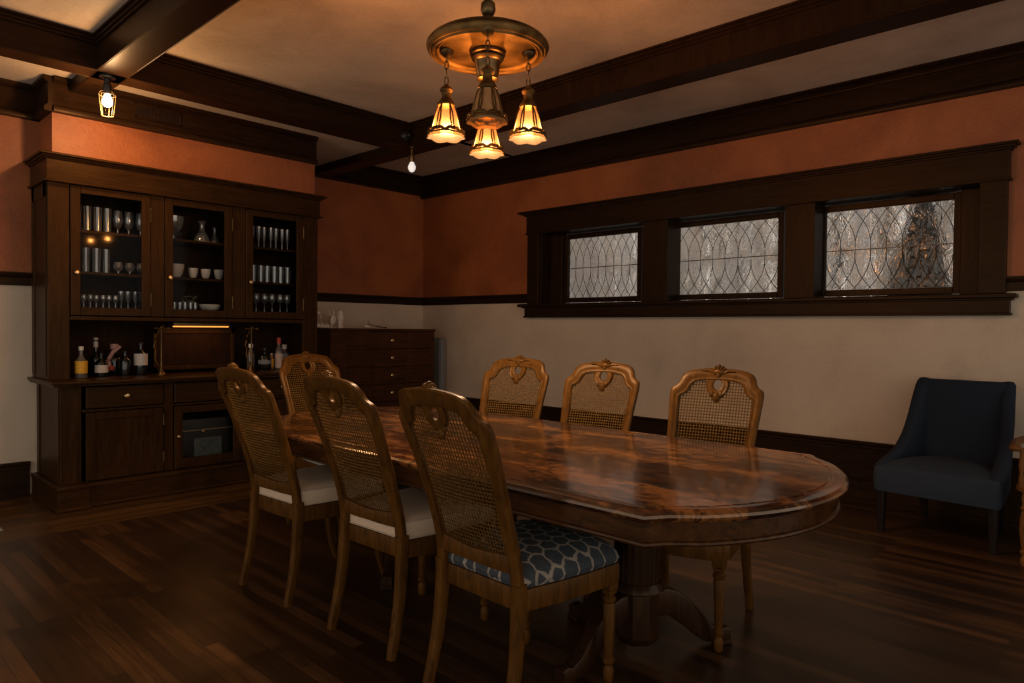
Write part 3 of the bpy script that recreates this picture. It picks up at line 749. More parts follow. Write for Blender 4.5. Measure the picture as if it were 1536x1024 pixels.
# ------------------------------------------------------------------ apothecary chest
cx0, cx1, cy0, cy1, cz = 3.87, 5.26, 6.20, 6.72, 1.25
C_ = empty('drawer_chest', (cx0, cy0, 0), 0, 'dark reddish wooden chest of small drawers in the far corner', 'chest')
def cb(name, mb, mat, par=None):
    o = mb.build(name, mat, par or C_); o.data.transform(Matrix.Translation(-V((cx0, cy0, 0)))); return o
q = MB()
q.box((cx0, cy0+.02, .0), (cx1, cy1, cz-.025), .003).box((cx0, cy0, .0), (cx0+.19, cy0+.03, cz-.025), .003)
for x in (4.055, 4.395, 4.855, 5.215): q.box((x, cy0+.002, .05), (x+.018 if x < 5.2 else cx1, cy0+.03, cz-.025), .002)
q.box((cx0, cy0+.002, 0), (cx1, cy0+.03, .06), .003)
cb('chest_body', q, chestw)
cb('top_board', MB().box((cx0-.015, cy0-.012, cz-.027), (cx1+.012, cy1, cz), .004), chestw)
cb('side_panel', MB().box((cx0-.008, cy0+.04, .1), (cx0+.001, cy1-.04, cz-.06), .003), chestw)
cols = [(4.075, 4.393), (4.415, 4.853), (4.875, 5.213)]
for ci, (xa, xb) in enumerate(cols):
    for r_ in range(6):
        z1 = 1.215-r_*.193; z0 = z1-.185
        d = MB().box((xa, cy0-.002+(.004 if ci != 1 else 0), z0), (xb, cy0+.03, z1), .004)
        if ci != 1: d.box((xa+.03, cy0-.003, z0+.03), (xb-.03, cy0+.01, z1-.03), .006)
        o = cb('drawer', d, chestw)
        if ci == 1:
            kn = MB(); kn.lathe([(0, 0), (.008, 0), (.007, .010), (.018, .018), (.022, .026), (.014, .032), (0, .033)], seg=12, mat=Matrix.Translation(((xa+xb)/2+.005, cy0-.001, (z0+z1)/2)) @ Matrix.Rotation(PI/2, 4, 'X'))
            cb('knob', kn, knobm, o)
# curios on the chest
def cur(name, mb, mt, loc, label, cat): 
    o = mb.build(name, mt); o.location = loc; return tag(o, label, cat)
e = empty('bone_sculpture', (4.02, 6.42, cz+.0005), .5, 'bleached animal skull ornament standing on the drawer chest', 'ornament')
s_ = MB()
for k in range(18):
    pass
# skull: deformed shell with muzzle
vs = []; fs = []; ns, nr = 16, 12
for i in range(nr+1):
    t_ = i/nr; x = -.075+.15*t_
    rad = interp([(0, .004), (.1, .040), (.3, .056), (.5, .050), (.7, .032), (.9, .022), (1, .004)], t_)
    for k in range(ns):
        a = 2*PI*k/ns; rr = rad*(1+.12*math.cos(2*a)); vs.append((rr*math.cos(a)*.75, x*.55, .098+rr*1.15*math.sin(a)-.03*t_))
for i in range(nr):
    for k in range(ns): fs.append((i*ns+k, i*ns+(k+1) % ns, (i+1)*ns+(k+1) % ns, (i+1)*ns+k))
s_.add(vs, fs); s_.box((-.04, -.03, 0), (.05, .04, .010), .004).tube([(.0, 0, .005), (.0, 0, .06)], .012, 8)
s_.build('skull', bone, e)
MB().ball((-.030, -.01, .108), (.012, .014, .018)).ball((.030, -.01, .108), (.012, .014, .018)).build('eye_socket', bonedark, e)
MB().tube([(.03, 0, .14), (.05, .0, .17), (.045, 0, .195)], [.008, .006, .002], 7).tube([(-.03, 0, .14), (-.05, .0, .175), (-.06, 0, .20)], [.008, .006, .003], 7).build('horn', bone, e)
s_ = MB()
for k in range(7): s_.ball((-.075+k*.025, random.uniform(-.01, .01), .022+.004*math.sin(k)), (.016, .02, .021), 10, 6).ball((-.075+k*.025, 0, .045), (.005, .008, .012), 8, 5)
cur('vertebrae_piece', s_, bone, (3.87+.0, 6.38, cz+.0005), 'knobbly pale bone lying left of the skull ornament on the chest', 'ornament')
s_ = MB(); s_.tube([(0, 0, .0), (.01, 0, .07), (.0, 0, .12), (-.02, 0, .155)], [.008, .005, .006, .004], 7).ball((-.028, 0, .165), (.022, .01, .02)).lathe([(0, 0), (.028, 0), (.022, .008), (0, .01)], seg=12)
cur('pale_figurine', s_, bone, (3.94, 6.50, cz+.0005), 'thin pale stalk with a round head behind the skull ornament', 'ornament')
s_ = MB(); s_.lathe([(0, 0), (.03, 0), (.035, .012), (.028, .045), (.033, .13), (.024, .165), (.012, .19), (0, .195)], seg=12, mod=lambda a, z: 1+.12*math.cos(5*a+z*20))
cur('pale_vase', s_, bone, (4.14, 6.44, cz+.0005), 'tall pale fluted shell ornament right of the skull on the chest', 'ornament')
s_ = MB(); s_.tube([(-.12, 0, .055), (-.05, 0, .035), (.10, 0, .010), (.13, 0, .012)], [.004, .005, .006, .011], 7).tube([(-.10, 0, .05), (-.11, .0, .09)], [.003, .002], 6).tube([(-.09, 0, .04), (-.085, .02, .0)], .003, 5)
cur('twig', s_, bonedark, (4.60, 6.42, cz+.0005), 'thin dark forked twig lying on the right of the chest top', 'twig')
s_ = MB(); s_.ball((0, 0, .022), (.045, .03, .022), 12, 6); cur('pebble', s_, bone, (4.50, 6.45, cz+.0005), 'small pale stone beneath the left end of the dark twig', 'stone')

# grey box on the right wall beside chest
g_ = MB(); g_.box((5.44, 6.29, 0), (5.515, 6.73, 1.14), .006); e = tag(g_.build('metal_cabinet', greym), 'plain narrow grey metal cabinet in the corner right of the drawer chest', 'cabinet')
MB().box((5.434, 6.31, .03), (5.441, 6.70, 1.10), .003).build('door', greym, e)

# ------------------------------------------------------------------ dining table
TX, TY = 2.29, 2.23
Tt = empty('dining_table', (TX, TY, 0), 0, 'long polished mahogany dining table with bowed ends', 'table')
def outline():
    hw = .652; yc = 1.20; bow = .292
    pts = []
    def endarc(sgn):
        out = []
        n = 40
        for i in range(n+1):
            t_ = -1+2*i/n
            x = hw*t_
            y = yc+bow*(1-abs(t_)**2.15)
            e_ = 1-abs(t_)           # slight ogee at the corner
            y -= .022*math.exp(-((e_-.10)/.07)**2)
            out.append((x, sgn*y))
        return out
    a = endarc(-1)            # near end from -x to +x
    pts += a
    for k in range(1, 12): pts.append((hw, -yc+2*yc*k/12))
    pts += endarc(1)[::-1]
    for k in range(1, 12): pts.append((-hw, yc-2*yc*k/12))
    return pts
OL = outline()
def offset(pts, d):
    n = len(pts); out = []
    for i in range(n):
        p0 = V(pts[i-1]); p1 = V(pts[i]); p2 = V(pts[(i+1) % n])
        a = (p1-p0).normalized(); b_ = (p2-p1).normalized()
        na = V((-a.y, a.x)); nb = V((-b_.y, b_.x)); m_ = (na+nb)
        m_.normalize(); sc = 1/max(.6, m_.dot(na))
        q = p1+m_*d*sc; out.append((q.x, q.y))
    return out
def rings(lst, mb, cap_top=True, cap_bot=True):
    n = len(OL); vs = []; fs = []
    for d, z in lst: vs += [(x, y, z) for x, y in offset(OL, d)]
    for i in range(len(lst)-1):
        for k in range(n): fs.append((i*n+k, i*n+(k+1) % n, (i+1)*n+(k+1) % n, (i+1)*n+k))
    if cap_top: fs.append(tuple(range(n)))
    if cap_bot: fs.append(tuple((len(lst)-1)*n+k for k in range(n)))
    mb.add(vs, fs)
mb = MB()
rings([(.064, .7600), (.060, .7570), (.054, .7570), (.050, .7600), (.028, .7600), (.012, .7575), (.003, .750), (0, .742), (.004, .734), (.012, .731), (.016, .726), (.030, .724)], mb)
mb.build('tabletop', tabletopm, Tt, 25)
mb = MB()
rings([(.034, .7235), (.034, .668), (.028, .664), (.026, .658), (.030, .652), (.046, .650), (.06, .66), (.06, .7235)], mb, False, False)
n = len(OL)
mb.build('apron', tablew, Tt, 30)
MB().box((-.5, -1.0, .64), (-.42, 1.0, .72), .003).box((.42, -1.0, .64), (.5, 1.0, .72), .003).box((-.5, -.9, .64), (.5, -.6, .70), .003).box((-.5, .6, .64), (.5, .9, .70), .003).build('under_frame', pedw, Tt)
def fl(a, z): return 1
def pedestal(yc, angs):
    mb = MB()
    oc = lambda r: r
    mb.lathe([(0, .64), (.13, .64), (.13, .60), (.085, .585), (.075, .565), (.105, .545), (.112, .53), (.098, .515)], (0, yc, 0), 8, rot0=PI/8)
    # fluted drum
    mb.lathe([(.098, .515), (.098, .50), (.094, .50), (.088, .30), (.094, .30), (.102, .285), (.108, .27), (.082, .255)], (0, yc, 0), 64, mod=lambda a, z: 1-(.035*(math.cos(20*a) > .2) if .29 < z < .505 else 0))
    mb.lathe([(.082, .258), (.085, .245), (.085, .09), (.09, .085), (.075, .06), (.05, .05), (0, .05)], (0, yc, 0), 8, rot0=PI/8)
    p = mb.build('pedestal', pedw, Tt, 28)
    for an in angs:
        f = MB(); a = math.radians(an); d = V((math.cos(a), math.sin(a), 0)); c0 = V((0, yc, 0))
        path = catmull([c0+d*.05+V((0, 0, .20)), c0+d*.14+V((0, 0, .195)), c0+d*.23+V((0, 0, .125)), c0+d*.30+V((0, 0, .06)), c0+d*.36+V((0, 0, .038)), c0+d*.41+V((0, 0, .036))], 4)
        nn = len(path); secs = []
        for i in range(nn):
            t_ = i/(nn-1); hh = .12*(1-t_)+.045*t_ if t_ < .8 else .052+.02*math.sin((t_-.8)/.2*PI)
            secs.append(rrect(.058-.008*t_, hh, .010))
        f.sweep(path, secs)
        f.box((-.032, -.03, .0), (.032, .03, .018), .004, mat=Matrix.Translation(c0+d*.385) @ Matrix.Rotation(a, 4, 'Z'))
        f.build('foot', pedw, p, 40)
pedestal(-.76, [-30, 172, 75]); pedestal(.76, [-72, 225, 37])

# ------------------------------------------------------------------ chairs
BX = [(0, -.300), (.10, -.278), (.22, -.256), (.38, -.243), (.46, -.243), (.55, -.255), (.70, -.298), (.85, -.352), (1.0, -.412), (1.12, -.462)]
def bx(z, u=0): 
    # smooth interpolation of the rake
    for i in range(len(BX)-1):
        if z <= BX[i+1][0]:
            p = [V((*BX[max(j, 0)], 0)) if j < len(BX) else V((*BX[-1], 0)) for j in (i-1, i, i+1, min(i+2, len(BX)-1))]
            t_ = (z-BX[i][0])/(BX[i+1][0]-BX[i][0])
            y0, y1, y2, y3 = (q.y for q in p)
            v = .5*((2*y1)+(y2-y0)*t_+(2*y0-5*y1+4*y2-y3)*t_*t_+(3*y1-y0-3*y2+y3)*t_**3)
            break
    else: v = BX[-1][1]
    f = min(1, max(0, (z-.42)/.2))
    return v-f*.020*(1-min(1, (u/.21)**2))
OUT = [(.207, .43), (.204, .50), (.203, .58), (.204, .66), (.208, .75), (.216, .85), (.2225, .925), (.2235, .965), (.218, .985), (.198, .998), (.186, 1.015), (.177, 1.040), (.158, 1.060), (.118, 1.073), (.06, 1.080), (0, 1.084)]
INN = [(.166, .43), (.164, .50), (.162, .58), (.162, .66), (.166, .75), (.171, .85), (.175, .910), (.176, .934), (.170, .947), (.151, .957), (.138, .973), (.128, .995), (.114, 1.010), (.090, 1.019), (.045, 1.024), (0, 1.026)]
def halfs():
    o = catmull([(a, b_, 0) for a, b_ in OUT], 3); i_ = catmull([(a, b_, 0) for a, b_ in INN], 3)
    return [(p.x, p.y) for p in o], [(p.x, p.y) for p in i_]
ho, hi_ = halfs()
full_o = ho+[(-a, b_) for a, b_ in ho[:-1][::-1]]; full_i = hi_+[(-a, b_) for a, b_ in hi_[:-1][::-1]]
def back_frame_mesh():
    mb = MB(); vs = []; fs = []; T = .016
    prof = [(0, -.7), (.12, -1), (.5, -1.05), (.88, -1), (1, -.6), (1, .45), (.90, .85), (.72, 1), (.58, 1.12), (.42, 1.0), (.28, .80), (.14, .95), (0, .6)]
    m_ = len(prof)
    for (ou, oz), (iu, iz) in zip(full_o, full_i):
        for s_, tt in prof:
            u = iu+(ou-iu)*s_; z = iz+(oz-iz)*s_
            vs.append((bx(z, u)+tt*T, u, z))
    n_ = len(full_o)
    for i in range(n_-1):
        for k in range(m_): fs.append((i*m_+k, i*m_+(k+1) % m_, (i+1)*m_+(k+1) % m_, (i+1)*m_+k))
    fs.append(tuple(range(m_))); fs.append(tuple((n_-1)*m_+k for k in range(m_)))
    return mb.add(vs, fs)
def inside_half(u, z, grow=.0):
    u = abs(u)
    # inner outline half width at z
    best = 0
    for (u0, z0), (u1, z1) in zip(hi_, hi_[1:]):
        if min(z0, z1) <= z <= max(z0, z1) and abs(z1-z0) > 1e-6:
            best = max(best, u0+(u1-u0)*(z-z0)/(z1-z0))
    return u < best+grow
def cane_mesh():
    mb = MB(); P_ = .0138; h = P_/2; vs = []; fs = []; key = {}
    def vid(u, z, t_):
        k = (round(u, 5), round(z, 5), t_)
        if k not in key: key[k] = len(vs); vs.append((bx(z, u)+.001+t_*.0011, u, z))
        return key[k]
    nu = 14; r_ = P_*.425
    z = .552
    while z < 1.05:
        for iu in range(-nu, nu+1):
            u = iu*P_
            if not inside_half(u, z, .010): continue
            if (u/.034)**2+((z-1.004)/.036)**2 < 1: continue
            O = [(h, -h), (h, 0), (h, h), (0, h), (-h, h), (-h, 0), (-h, -h), (0, -h)]
            I = [(r_*math.cos(PI/4*k-PI/4), r_*math.sin(PI/4*k-PI/4)) for k in range(8)]
            for k in range(8):
                k2 = (k+1) % 8
                f4 = lambda t_: [vid(u+O[k][0], z+O[k][1], t_), vid(u+O[k2][0], z+O[k2][1], t_), vid(u+I[k2][0], z+I[k2][1], t_), vid(u+I[k][0], z+I[k][1], t_)]
                a = f4(1); b_ = f4(-1)
                fs.append(tuple(a)); fs.append(tuple(b_[::-1])); fs.append((a[3], a[2], b_[2], b_[3]))
        z += P_
    return mb.add(vs, fs)
def seat_outline(inset=0., rear=-.235, n=14):
    pts = []
    hw0, hw1, xf = .192-inset, .245-inset, .235-inset
    xr = rear+inset
    for i in range(n+1):                       # bowed front, right to left
        t_ = -1+2*i/n; pts.append((xf+.035*(1-t_*t_)-.03*max(0, abs(t_)-.8)/.2, hw1*t_))
    for i in range(1, 9):
        t_ = i/9; pts.append((xf-.03+(xr-xf+.03)*t_, hw1+(hw0-hw1)*t_+.012*math.sin(PI*t_)))
    for i in range(n//2+1):
        t_ = 1-2*i/(n//2); pts.append((xr, hw0*t_))
    for i in range(1, 9):
        t_ = 1-i/9; pts.append((xf-.03+(xr-xf+.03)*t_, -(hw1+(hw0-hw1)*t_+.012*math.sin(PI*t_))))
    return pts
def seat_rings(lst, mb, close=True, mod=None):
    L = [seat_outline(d) for d, z in lst]; n_ = len(L[0]); vs = []; fs = []
    for (d, z), ol in zip(lst, L): vs += [(x, y, z) for x, y in ol]
    for i in range(len(lst)-1):
        for k in range(n_): fs.append((i*n_+k, i*n_+(k+1) % n_, (i+1)*n_+(k+1) % n_, (i+1)*n_+k))
    if close: fs.append(tuple(range(n_))); fs.append(tuple((len(lst)-1)*n_+k for k in range(n_)))
    else:
        i = len(lst)-1
        for k in range(n_): fs.append((i*n_+k, i*n_+(k+1) % n_, (k+1) % n_, k))
    return mb.add(vs, fs)
_shared = {}
def shared(key, fn, name, mt, ang=35):
    if key not in _shared:
        o = fn().build(name, mt, angle=ang); _shared[key] = o.data; bpy.data.objects.remove(o)
    return _shared[key]
def child(name, me, par):
    o = bpy.data.objects.new(name, me); COL.objects.link(o); o.parent = par; return o
def turned_leg(wood_):
    def f():
        mb = MB()
        mb.box((-.024, -.024, .335), (.024, .024, .438), .004)
        mb.box((-.020, -.020, .318), (.020, .020, .337), .004)
        prof = [(0, 0), (.013, 0), (.018, .008), (.020, .045), (.015, .055), (.014, .062), (.021, .070), (.022, .080), (.015, .088), (.0165, .095), (.0225, .28), (.018, .288), (.0245, .296), (.025, .306), (.017, .314), (.02, .322), (0, .322)]
        mb.lathe(prof, seg=40, mod=lambda a, z: 1-(.09*(math.cos(10*a) > .1) if .094 < z < .281 else 0))
        return mb
    return f
def sabre_leg():
    mb = MB(); path = catmull([(0, 0, .437), (0, 0, .34), (-.004, 0, .22), (.012, 0, .10), (.045, 0, .0)], 4)
    n_ = len(path); return mb.sweep(path, [rrect(.042-.014*i/(n_-1), .042-.014*i/(n_-1), .008) for i in range(n_)], up=(1, 0, 0))
def rear_leg(sgn):
    def f():
        mb = MB(); vs = []; zs = [.46, .44, .40, .34, .27, .20, .13, .07, .03, .0]
        path = [(bx(z, .3), sgn*(.1885+.012*(1-z/.46)**1.5), z) for z in zs]
        secs = [rrect(.042-.010*(1-z/.46), .045-.012*(1-z/.46), .008) for z in zs]
        return mb.sweep(path, secs, up=(1, 0, 0))
    return f
def lower_rail():
    mb = MB(); path = []; secs = []
    for i in range(13):
        u = -.172+.344*i/12; z = .522-.006*(1-(u/.172)**2); path.append((bx(z, u), u, z)); secs.append(rrect(.024, .060-.012*(1-abs(u/.172)), .007))
    return mb.sweep(path, secs)
def crest():
    mb = MB(); z0 = 1.058
    for k in range(-3, 4):
        a = k*.42; L = .046-.0035*abs(k)
        c_ = V((bx(z0, 0)+.002, math.sin(a)*L*.62, z0+math.cos(a)*L*.50))
        mb.ball((0, 0, 0), (.021, .0085, L*.50), 8, 6, mat=Matrix.Translation(c_) @ Matrix.Rotation(-a, 4, 'X'))
    mb.ball((bx(z0, 0)+.012, 0, z0+.004), (.013, .036, .018), 14, 8)
    mb.ball((bx(z0, 0)-.004, 0, z0+.014), (.013, .038, .022), 14, 8)
    mb.ball((bx(z0, 0)+.018, 0, z0-.012), (.009, .012, .014), 10, 6)
    for s_ in (-1, 1): mb.tube(catmull([(bx(z0)+.012, s_*.014, z0-.006), (bx(z0)+.014, s_*.045, z0+.012), (bx(z0)+.012, s_*.085, z0+.010)], 4), [.008]*4+[.006]*4+[.003], 7)
    return mb
def medallion():
    mb = MB(); zc = 1.004; path = []; n_ = 28
    prof = []
    vs = []; fs = []
    sec = [(-.018, -.006), (-.018, .008), (-.009, .013), (0, .009), (.007, .013), (.011, .006), (.011, -.008), (0, -.010)]
    for i in range(n_):
        a = 2*PI*i/n_; cu, sz = math.cos(a), math.sin(a)
        for r_, t_ in sec:
            rr = .030+r_*-1*.0+(r_+.010)
            u = cu*(.034+(r_+.008)*1.15); z = zc+sz*(.036+(r_+.008)*1.0)
            vs.append((bx(z, u)+t_, u, z))
    m_ = len(sec)
    for i in range(n_):
        j = (i+1) % n_
        for k in range(m_): fs.append((i*m_+k, i*m_+(k+1) % m_, j*m_+(k+1) % m_, j*m_+k))
    mb.add(vs, fs)
    for u, z, r1, r2 in ((0, .940, .019, .026), (-.021, .957, .015, .017), (.021, .957, .015, .017)):
        mb.ball((bx(z, u)+.002, u, z), (.010, r1, r2), 10, 6)
    return mb
def seat_frame():
    mb = MB(); return seat_rings([(0, .438), (-.003, .43), (-.003, .38), (0, .368), (.028, .368), (.03, .438)], mb, False)
def cushion_box():      # boxed cushion with piping
    mb = MB(); return seat_rings([(.10, .530), (.05, .526), (.018, .517), (.006, .508), (.004, .499), (.001, .452), (.006, .440), (.03, .4385)], mb)
def cushion_dome():
    mb = MB(); return seat_rings([(.17, .532), (.12, .529), (.07, .520), (.03, .503), (.004, .480), (-.004, .460), (.006, .440), (.03, .4385)], mb)
def piping():
    mb = MB()
    for z, d in ((.511, .003), (.444, .001)):
        ol = seat_outline(d); mb.tube([(x, y, z) for x, y in ol], .003, 6, closed=True)
    return mb
def dchair(loc, rz, label, cushion, front, darkw=False):
    e = empty('dining_chair', loc, rz, label, 'chair', 'cane-backed dining chairs around the table')
    W = chairw; nm = 'l'
    child('backrest_frame', shared('bf', back_frame_mesh, 'backrest_frame', W), e)
    c_ = child('cane_panel', shared('cane', cane_mesh, 'cane_panel', canem), e)
    child('crest_carving', shared('crest', crest, 'crest_carving', W, 50), e)
    child('medallion', shared('med', medallion, 'medallion', W, 50), e)
    child('lower_rail', shared('lr', lower_rail, 'lower_rail', W), e)
    child('seat_frame', shared('sf', seat_frame, 'seat_frame', W), e)
    for s_ in (-1, 1): child('leg', shared('rl%d' % s_, rear_leg(s_), 'leg', W), e)
    for s_ in (-1, 1):
        o = child('leg', shared('tl', turned_leg(W), 'leg', W) if front == 'turned' else shared('sl', sabre_leg, 'leg', W), e)
        o.location = (.205, s_*.207, 0)
    if cushion == 'box':
        q_ = child('cushion', shared('cb', cushion_box, 'cushion', beige), e); q_['label'] = 'beige boxed cushion'
        child('piping', shared('pp', piping, 'piping', pip), q_)
    elif cushion == 'scale':
        q_ = child('cushion', shared('cs', cushion_dome, 'cushion', scalem), e); q_['label'] = 'slate blue cushion with a pale netted pattern'
    else:
        q_ = child('cushion', shared('cg', cushion_dome, 'cushion', greyc), e); q_['label'] = 'pale grey cushion'
    return e
R_ = math.radians
dchair((1.842, 1.64, 0), R_(-2), 'nearest cane-backed dining chair, with a slate blue netted-pattern cushion', 'scale', 'turned')
dchair((1.884, 2.32, 0), R_(1.5), 'cane-backed dining chair with beige cushion, middle one on the near side of the table', 'box', 'turned')
dchair((1.855, 3.065, 0), R_(2.8), 'cane-backed dining chair with beige cushion and curved legs, nearest the hutch on the near side', 'box', 'sabre')
dchair((2.44, 3.76, 0), R_(-90), 'cane-backed dining chair at the far head of the table before the hutch', 'plain', 'sabre')
dchair((2.70, 1.488, 0), R_(190), 'cane-backed dining chair on the window side nearest the navy armchair', 'plain', 'turned')
dchair((2.765, 2.195, 0), R_(192), 'cane-backed dining chair in the middle of the window side', 'plain', 'turned')
dchair((2.765, 2.81, 0), R_(197), 'cane-backed dining chair on the window side, farthest towards the corner chest', 'plain', 'turned')

# ------------------------------------------------------------------ navy armchair
A = empty('armchair', (5.05, .955, 0), R_(176), 'navy blue upholstered armchair with sloping arms against the right wall', 'chair')
def arm(s_):
    mb = MB(); 
    top = catmull([(-.33, .955, 0), (-.30, .955, 0), (-.245, .86, 0), (-.19, .74, 0), (-.11, .62, 0), (.0, .535, 0), (.12, .485, 0), (.24, .455, 0), (.295, .430, 0)], 3)
    n_ = len(top); vs = []; fs = []; zb = .285
    for i, p in enumerate(top):
        t_ = i/(n_-1); yo = s_*(.272+.068*min(1, t_*1.1)); yi = yo-s_*.075
        x = p.x; zt = p.y
        xb_ = -.26+(.29+.26)*t_
        ring = [(xb_, yo, zb), (x*.5+xb_*.5, yo+s_*.004, (zb+zt)/2), (x, yo, zt-.022), (x, yo-s_*.012, zt-.004), (x, (yo+yi)/2, zt), (x, yi+s_*.012, zt-.004), (x, yi, zt-.022), (x*.5+xb_*.5, yi, (zb+zt)/2), (xb_, yi, zb)]
        vs += ring
    m_ = 9
    for i in range(n_-1):
        for k in range(m_): fs.append((i*m_+k, i*m_+(k+1) % m_, (i+1)*m_+(k+1) % m_, (i+1)*m_+k))
    fs.append(tuple(range(m_))); fs.append(tuple((n_-1)*m_+k for k in range(m_)))
    return mb.add(vs, fs)
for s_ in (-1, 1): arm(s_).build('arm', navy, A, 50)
mb = MB(); vs = []; fs = []
nz, ny = 10, 10
for side in (0, 1):
    for i in range(nz+1):
        z = .30+(.953-.30)*i/nz; xb_ = -.205-.075*(i/nz)
        for j in range(ny+1):
            y = -.235+.47*j/ny
            x = xb_+(.012*math.cos(PI*(j/ny-.5))*math.sin(PI*min(1, i/nz*.9))) if side == 0 else xb_-.07
            vs.append((x, y, z))
st_ = (nz+1)*(ny+1)
for i in range(nz):
    for j in range(ny):
        a = i*(ny+1)+j; fs.append((a, a+1, a+ny+2, a+ny+1)); fs.append((st_+a, st_+a+ny+1, st_+a+ny+2, st_+a+1))
for j in range(ny):
    fs.append((j, j+1, st_+j+1, st_+j)); a = nz*(ny+1)+j; fs.append((a+1, a, st_+a, st_+a+1))
for i in range(nz):
    a = i*(ny+1); fs.append((a+ny+1, a, st_+a, st_+a+ny+1)); b0 = a+ny; fs.append((b0, b0+ny+1, st_+b0+ny+1, st_+b0))
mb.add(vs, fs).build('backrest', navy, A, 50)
def cushmesh(x0, x1, w0, w1, z0, z1, crown, r=.03):
    mb = MB(); lst = [(.0, z0), (-.006, z0+.02), (-.006, z1-r), (0, z1-r*.3), (r*.6, z1), (r*3, z1+crown*.6), (r*5.5, z1+crown)]
    vs = []; fs = []; n_ = 0
    for d, z in lst:
        pts = []
        a0, a1 = x0+d, x1-d; h0, h1 = w0-d, w1-d; N_ = 8
        rc = .035
        cs = [((a1-rc), (h1-rc), 0), ((a0+rc), (h0-rc), PI/2), ((a0+rc), -(h0-rc), PI), ((a1-rc), -(h1-rc), 3*PI/2)]
        for cx_, cy_, s0 in cs:
            for k in range(5): pts.append((cx_+rc*math.cos(s0+PI/2*k/4), cy_+rc*math.sin(s0+PI/2*k/4)))
        n_ = len(pts); vs += [(x, y, z) for x, y in pts]
    for i in range(len(lst)-1):
        for k in range(n_): fs.append((i*n_+k, i*n_+(k+1) % n_, (i+1)*n_+(k+1) % n_, (i+1)*n_+k))
    fs.append(tuple(range(n_))[::-1]); fs.append(tuple((len(lst)-1)*n_+k for k in range(n_)))
    return mb.add(vs, fs)
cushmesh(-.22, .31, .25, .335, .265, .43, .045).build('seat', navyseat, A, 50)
for x, y in ((.27, .30), (.27, -.30), (-.26, .22), (-.26, -.22)):
    sg = -1 if x < 0 else 0
    mb = MB(); mb.sweep([(x, y, .29), (x+sg*.02, y, .14), (x+sg*.05, y, 0)], [rrect(.052, .052, .006), rrect(.044, .044, .006), rrect(.034, .034, .005)], up=(1, 0, 0)); mb.build('leg', legdark, A)

# ------------------------------------------------------------------ wooden armchair at right edge
W_ = empty('wooden_armchair', (4.80, .325, 0), R_(180), 'turned wooden armchair cut off by the right edge, beside the navy armchair', 'chair')
mb = MB(); vs = []; pts = []
for k in range(28):
    a = 2*PI*k/28; r1 = .235; x = .22*math.copysign(abs(math.cos(a))**.6, math.cos(a)); y = .245*math.copysign(abs(math.sin(a))**.6, math.sin(a)); pts.append((x, y))
lst = [(.92, .395), (1.0, .405), (1.0, .425), (.96, .435), (.6, .425), (.2, .42)]
for s_, z in lst: vs += [(x*s_, y*s_, z) for x, y in pts]
fs = []
for i in range(len(lst)-1):
    for k in range(28): fs.append((i*28+k, i*28+(k+1) % 28, (i+1)*28+(k+1) % 28, (i+1)*28+k))
fs.append(tuple(range(28))); fs.append(tuple(5*28+k for k in range(28)))
mb.add(vs, fs).build('seat', armw, W_, 40)
for x, y in ((.16, .19), (.16, -.19), (-.17, .17), (-.17, -.17)):
    mb = MB().lathe([(0, 0), (.012, 0), (.017, .01), (.02, .035), (.012, .055), (.021, .068), (.022, .08), (.014, .09), (.018, .11), (.026, .20), (.024, .27), (.017, .30), (.024, .315), (.015, .335), (.02, .37), (.014, .405), (0, .405)], seg=18); o = mb.build('leg', armw, W_); o.location = (x, y, 0)
for s_ in (-1, 1):
    mb = MB(); mb.sweep(catmull([(.20, s_*.235, .645), (.10, s_*.25, .65), (-.05, s_*.25, .655), (-.20, s_*.22, .66)], 4), rrect(.026, .05, .011), up=(0, 1, 0)); mb.ball((.205, s_*.235, .645), (.028, .032, .018)); mb.build('armrest', armw, W_)
    mb = MB(); mb.lathe([(0, .42), (.010, .42), (.014, .47), (.009, .50), (.015, .54), (.010, .60), (.012, .64), (0, .64)], seg=12); o = mb.build('arm_post', armw, W_); o.location = (.13, s_*.215, 0)
mb = MB()
for k in range(-4, 5): mb.tube([(-.19, k*.045, .42), (-.24, k*.050, .74)], .009, 8)
mb.build('back_spindles', armw, W_)
MB().sweep(catmull([(-.21, -.24, .72), (-.235, -.12, .735), (-.24, 0, .74), (-.235, .12, .735), (-.21, .24, .72)], 3), rrect(.022, .085, .008)).build('top_rail', armw, W_)

# small flat plate on the floor at the left edge
tag(MB().box((.80, 5.12, .0005), (.925, 5.22, .012), .003).build('floor_register', greym), 'small flat grey metal plate on the floor at the left edge', 'vent')

# ------------------------------------------------------------------ chandelier
CX, CY = 2.32, 2.36; ZD = 2.60
Cn = empty('chandelier', (CX, CY, ZD), 0, 'aged brass pan chandelier with four bell shades over the dining table', 'chandelier')
view = math.atan2(CY, CX)
mb = MB()
mb.lathe([(0, -.018), (.10, -.018), (.225, -.015), (.232, -.024), (.240, -.026), (.246, -.020), (.252, -.032), (.262, -.034), (.268, -.024), (.276, -.026), (.286, -.014), (.292, .002), (.289, .010), (.282, .013), (.279, .022), (.268, .027), (.262, .034), (.245, .038), (.238, .046), (.20, .050), (.12, .056), (.04, .060), (.0, .062)], seg=64)
mb.build('pan', brass, Cn, 50)
mb = MB()
mb.lathe([(0, .06), (.028, .06), (.032, .075), (.018, .085), (.014, .10), (.014, .15), (.028, .16), (.036, .18), (.034, .21), (.018, .225), (.013, .24), (.013, .49), (.05, .50), (.075, .52), (.078, ZC-ZD), (0, ZC-ZD)], seg=24)
mb.build('stem', bronze, Cn, 40)
mb = MB()
